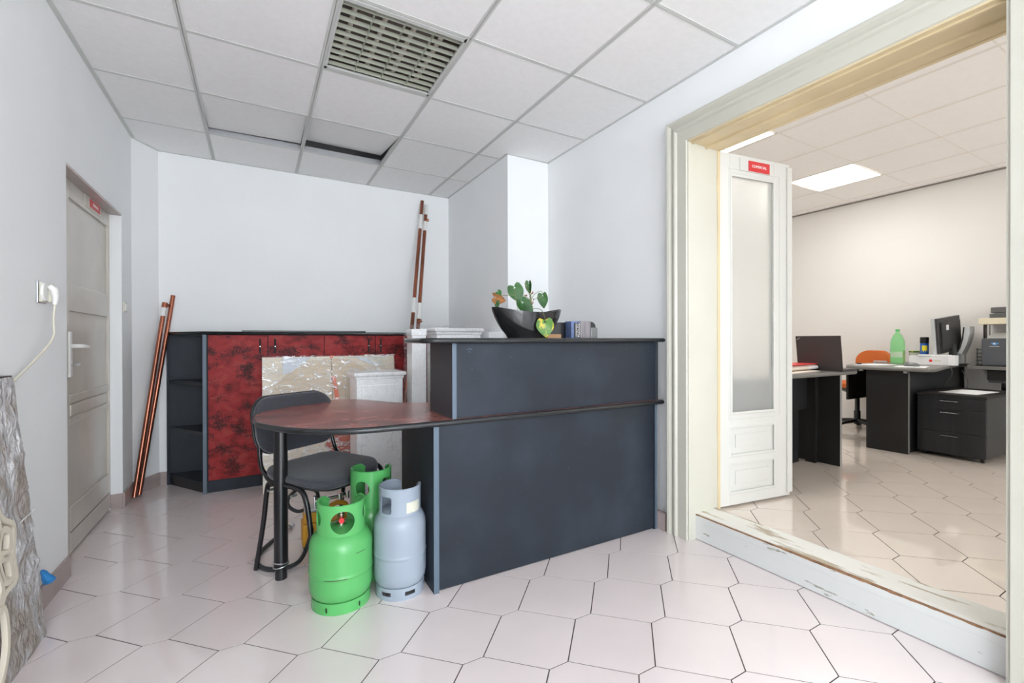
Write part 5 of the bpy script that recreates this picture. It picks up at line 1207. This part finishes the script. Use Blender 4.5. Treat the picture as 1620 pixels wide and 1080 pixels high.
sf.part('upright', MB().box(6.09, 6.105, 1.486, 1.4895, DT - 0.0035, 1.240), 'darktray')
sf.part('upright', MB().box(5.93, 6.105, 0.90, 0.905, DT - 0.0035, 1.240), 'darktray')
sf.part('side_plate', MB().box(5.98, 6.05, 1.345, 1.355, 1.165, 1.240), 'darktray')
tr = Thing('letter_tray', 'dark grey office tray on the cream shelf above the printer', 'tray', (5.98, 1.25, 1.2965))
tr.part('lower_tray', MB().box(5.85, 6.10, 0.95, 1.43, 1.2965, 1.338), 'darktray', bevel=0.003); tr.part('upper_lid', MB().box(5.86, 6.10, 0.96, 1.425, 1.344, 1.395), 'darktray', bevel=0.004); tr.part('spacer', MB().box(5.88, 6.09, 0.97, 1.41, 1.337, 1.345), 'printertop')
# pencil cup and boxes beside the monitor
pc = Thing('pencil_cup', 'dark pen cup full of orange pencils beside the printer', 'pen cup', (5.98, 1.60, DT))
pc = pc
cupx, cupy = 6.045, 1.685
mb = MB().rings([[(cupx + r * math.cos(2 * PI * i / 20), cupy + r * math.sin(2 * PI * i / 20), DT + z) for i in range(20)] for r, z in ((0.034, 0.001), (0.036, 0.09), (0.033, 0.09), (0.031, 0.004))])
pc.o.location = (cupx, cupy, DT); pc.loc = (cupx, cupy, DT)
pc.part('cup', mb, 'blackplastic', smooth=40)
rnd = random.Random(9)
for k in range(6):
    a = rnd.uniform(0, 2 * PI); tx_ = rnd.uniform(0.02, 0.06)
    pc.part('pencil', MB().tube([(cupx + 0.015 * math.cos(a), cupy + 0.015 * math.sin(a), DT + 0.01), (cupx + tx_ * math.cos(a) * 0.6, cupy + tx_ * math.sin(a) - 0.01, DT + rnd.uniform(0.15, 0.205))], 0.0042, 6), 'pencil')
t = Thing('desk_organiser', 'dark wire organiser rack behind the pen cup', 'organiser', (6.05, 1.585, DT - 0.0035))
mb = MB()
for k in range(5): mb.box(6.00, 6.10, 1.497, 1.56, DT + 0.0 + 0.035 * k, DT + 0.008 + 0.035 * k)
mb.box(6.00, 6.012, 1.497, 1.505, DT - 0.0035, DT + 0.16).box(6.09, 6.10, 1.497, 1.505, DT - 0.0035, DT + 0.16).box(6.00, 6.012, 1.545, 1.553, DT - 0.0035, DT + 0.16)
t.part('rack', mb, 'grey_plastic')
cbp = smooth_path([(5.50, 1.607, DT - 0.03), (5.53, 1.60, 0.80), (5.60, 1.645, 0.72), (5.66, 1.665, 0.66)], 8)
single('desk_cable', MB().tube(smooth_path([(5.48, 1.598, DT + 0.003), (5.50, 1.590, DT - 0.02), (5.55, 1.60, 0.78), (5.62, 1.668, 0.68), (5.64, 1.672, 0.655)], 8), 0.003, 6), 'grey_plastic', 'thin grey cable hanging from the large desk behind the drawer unit', 'cable')
single('desk_cable', MB().tube(smooth_path([(5.80, 1.60, DT - 0.05), (5.84, 1.57, 0.70), (5.80, 1.58, 0.50), (5.85, 1.58, 0.30), (5.9, 1.6, F2 + 0.006)], 8), 0.003, 6), 'grey_plastic', 'thin cable hanging beside the printer table', 'cable')
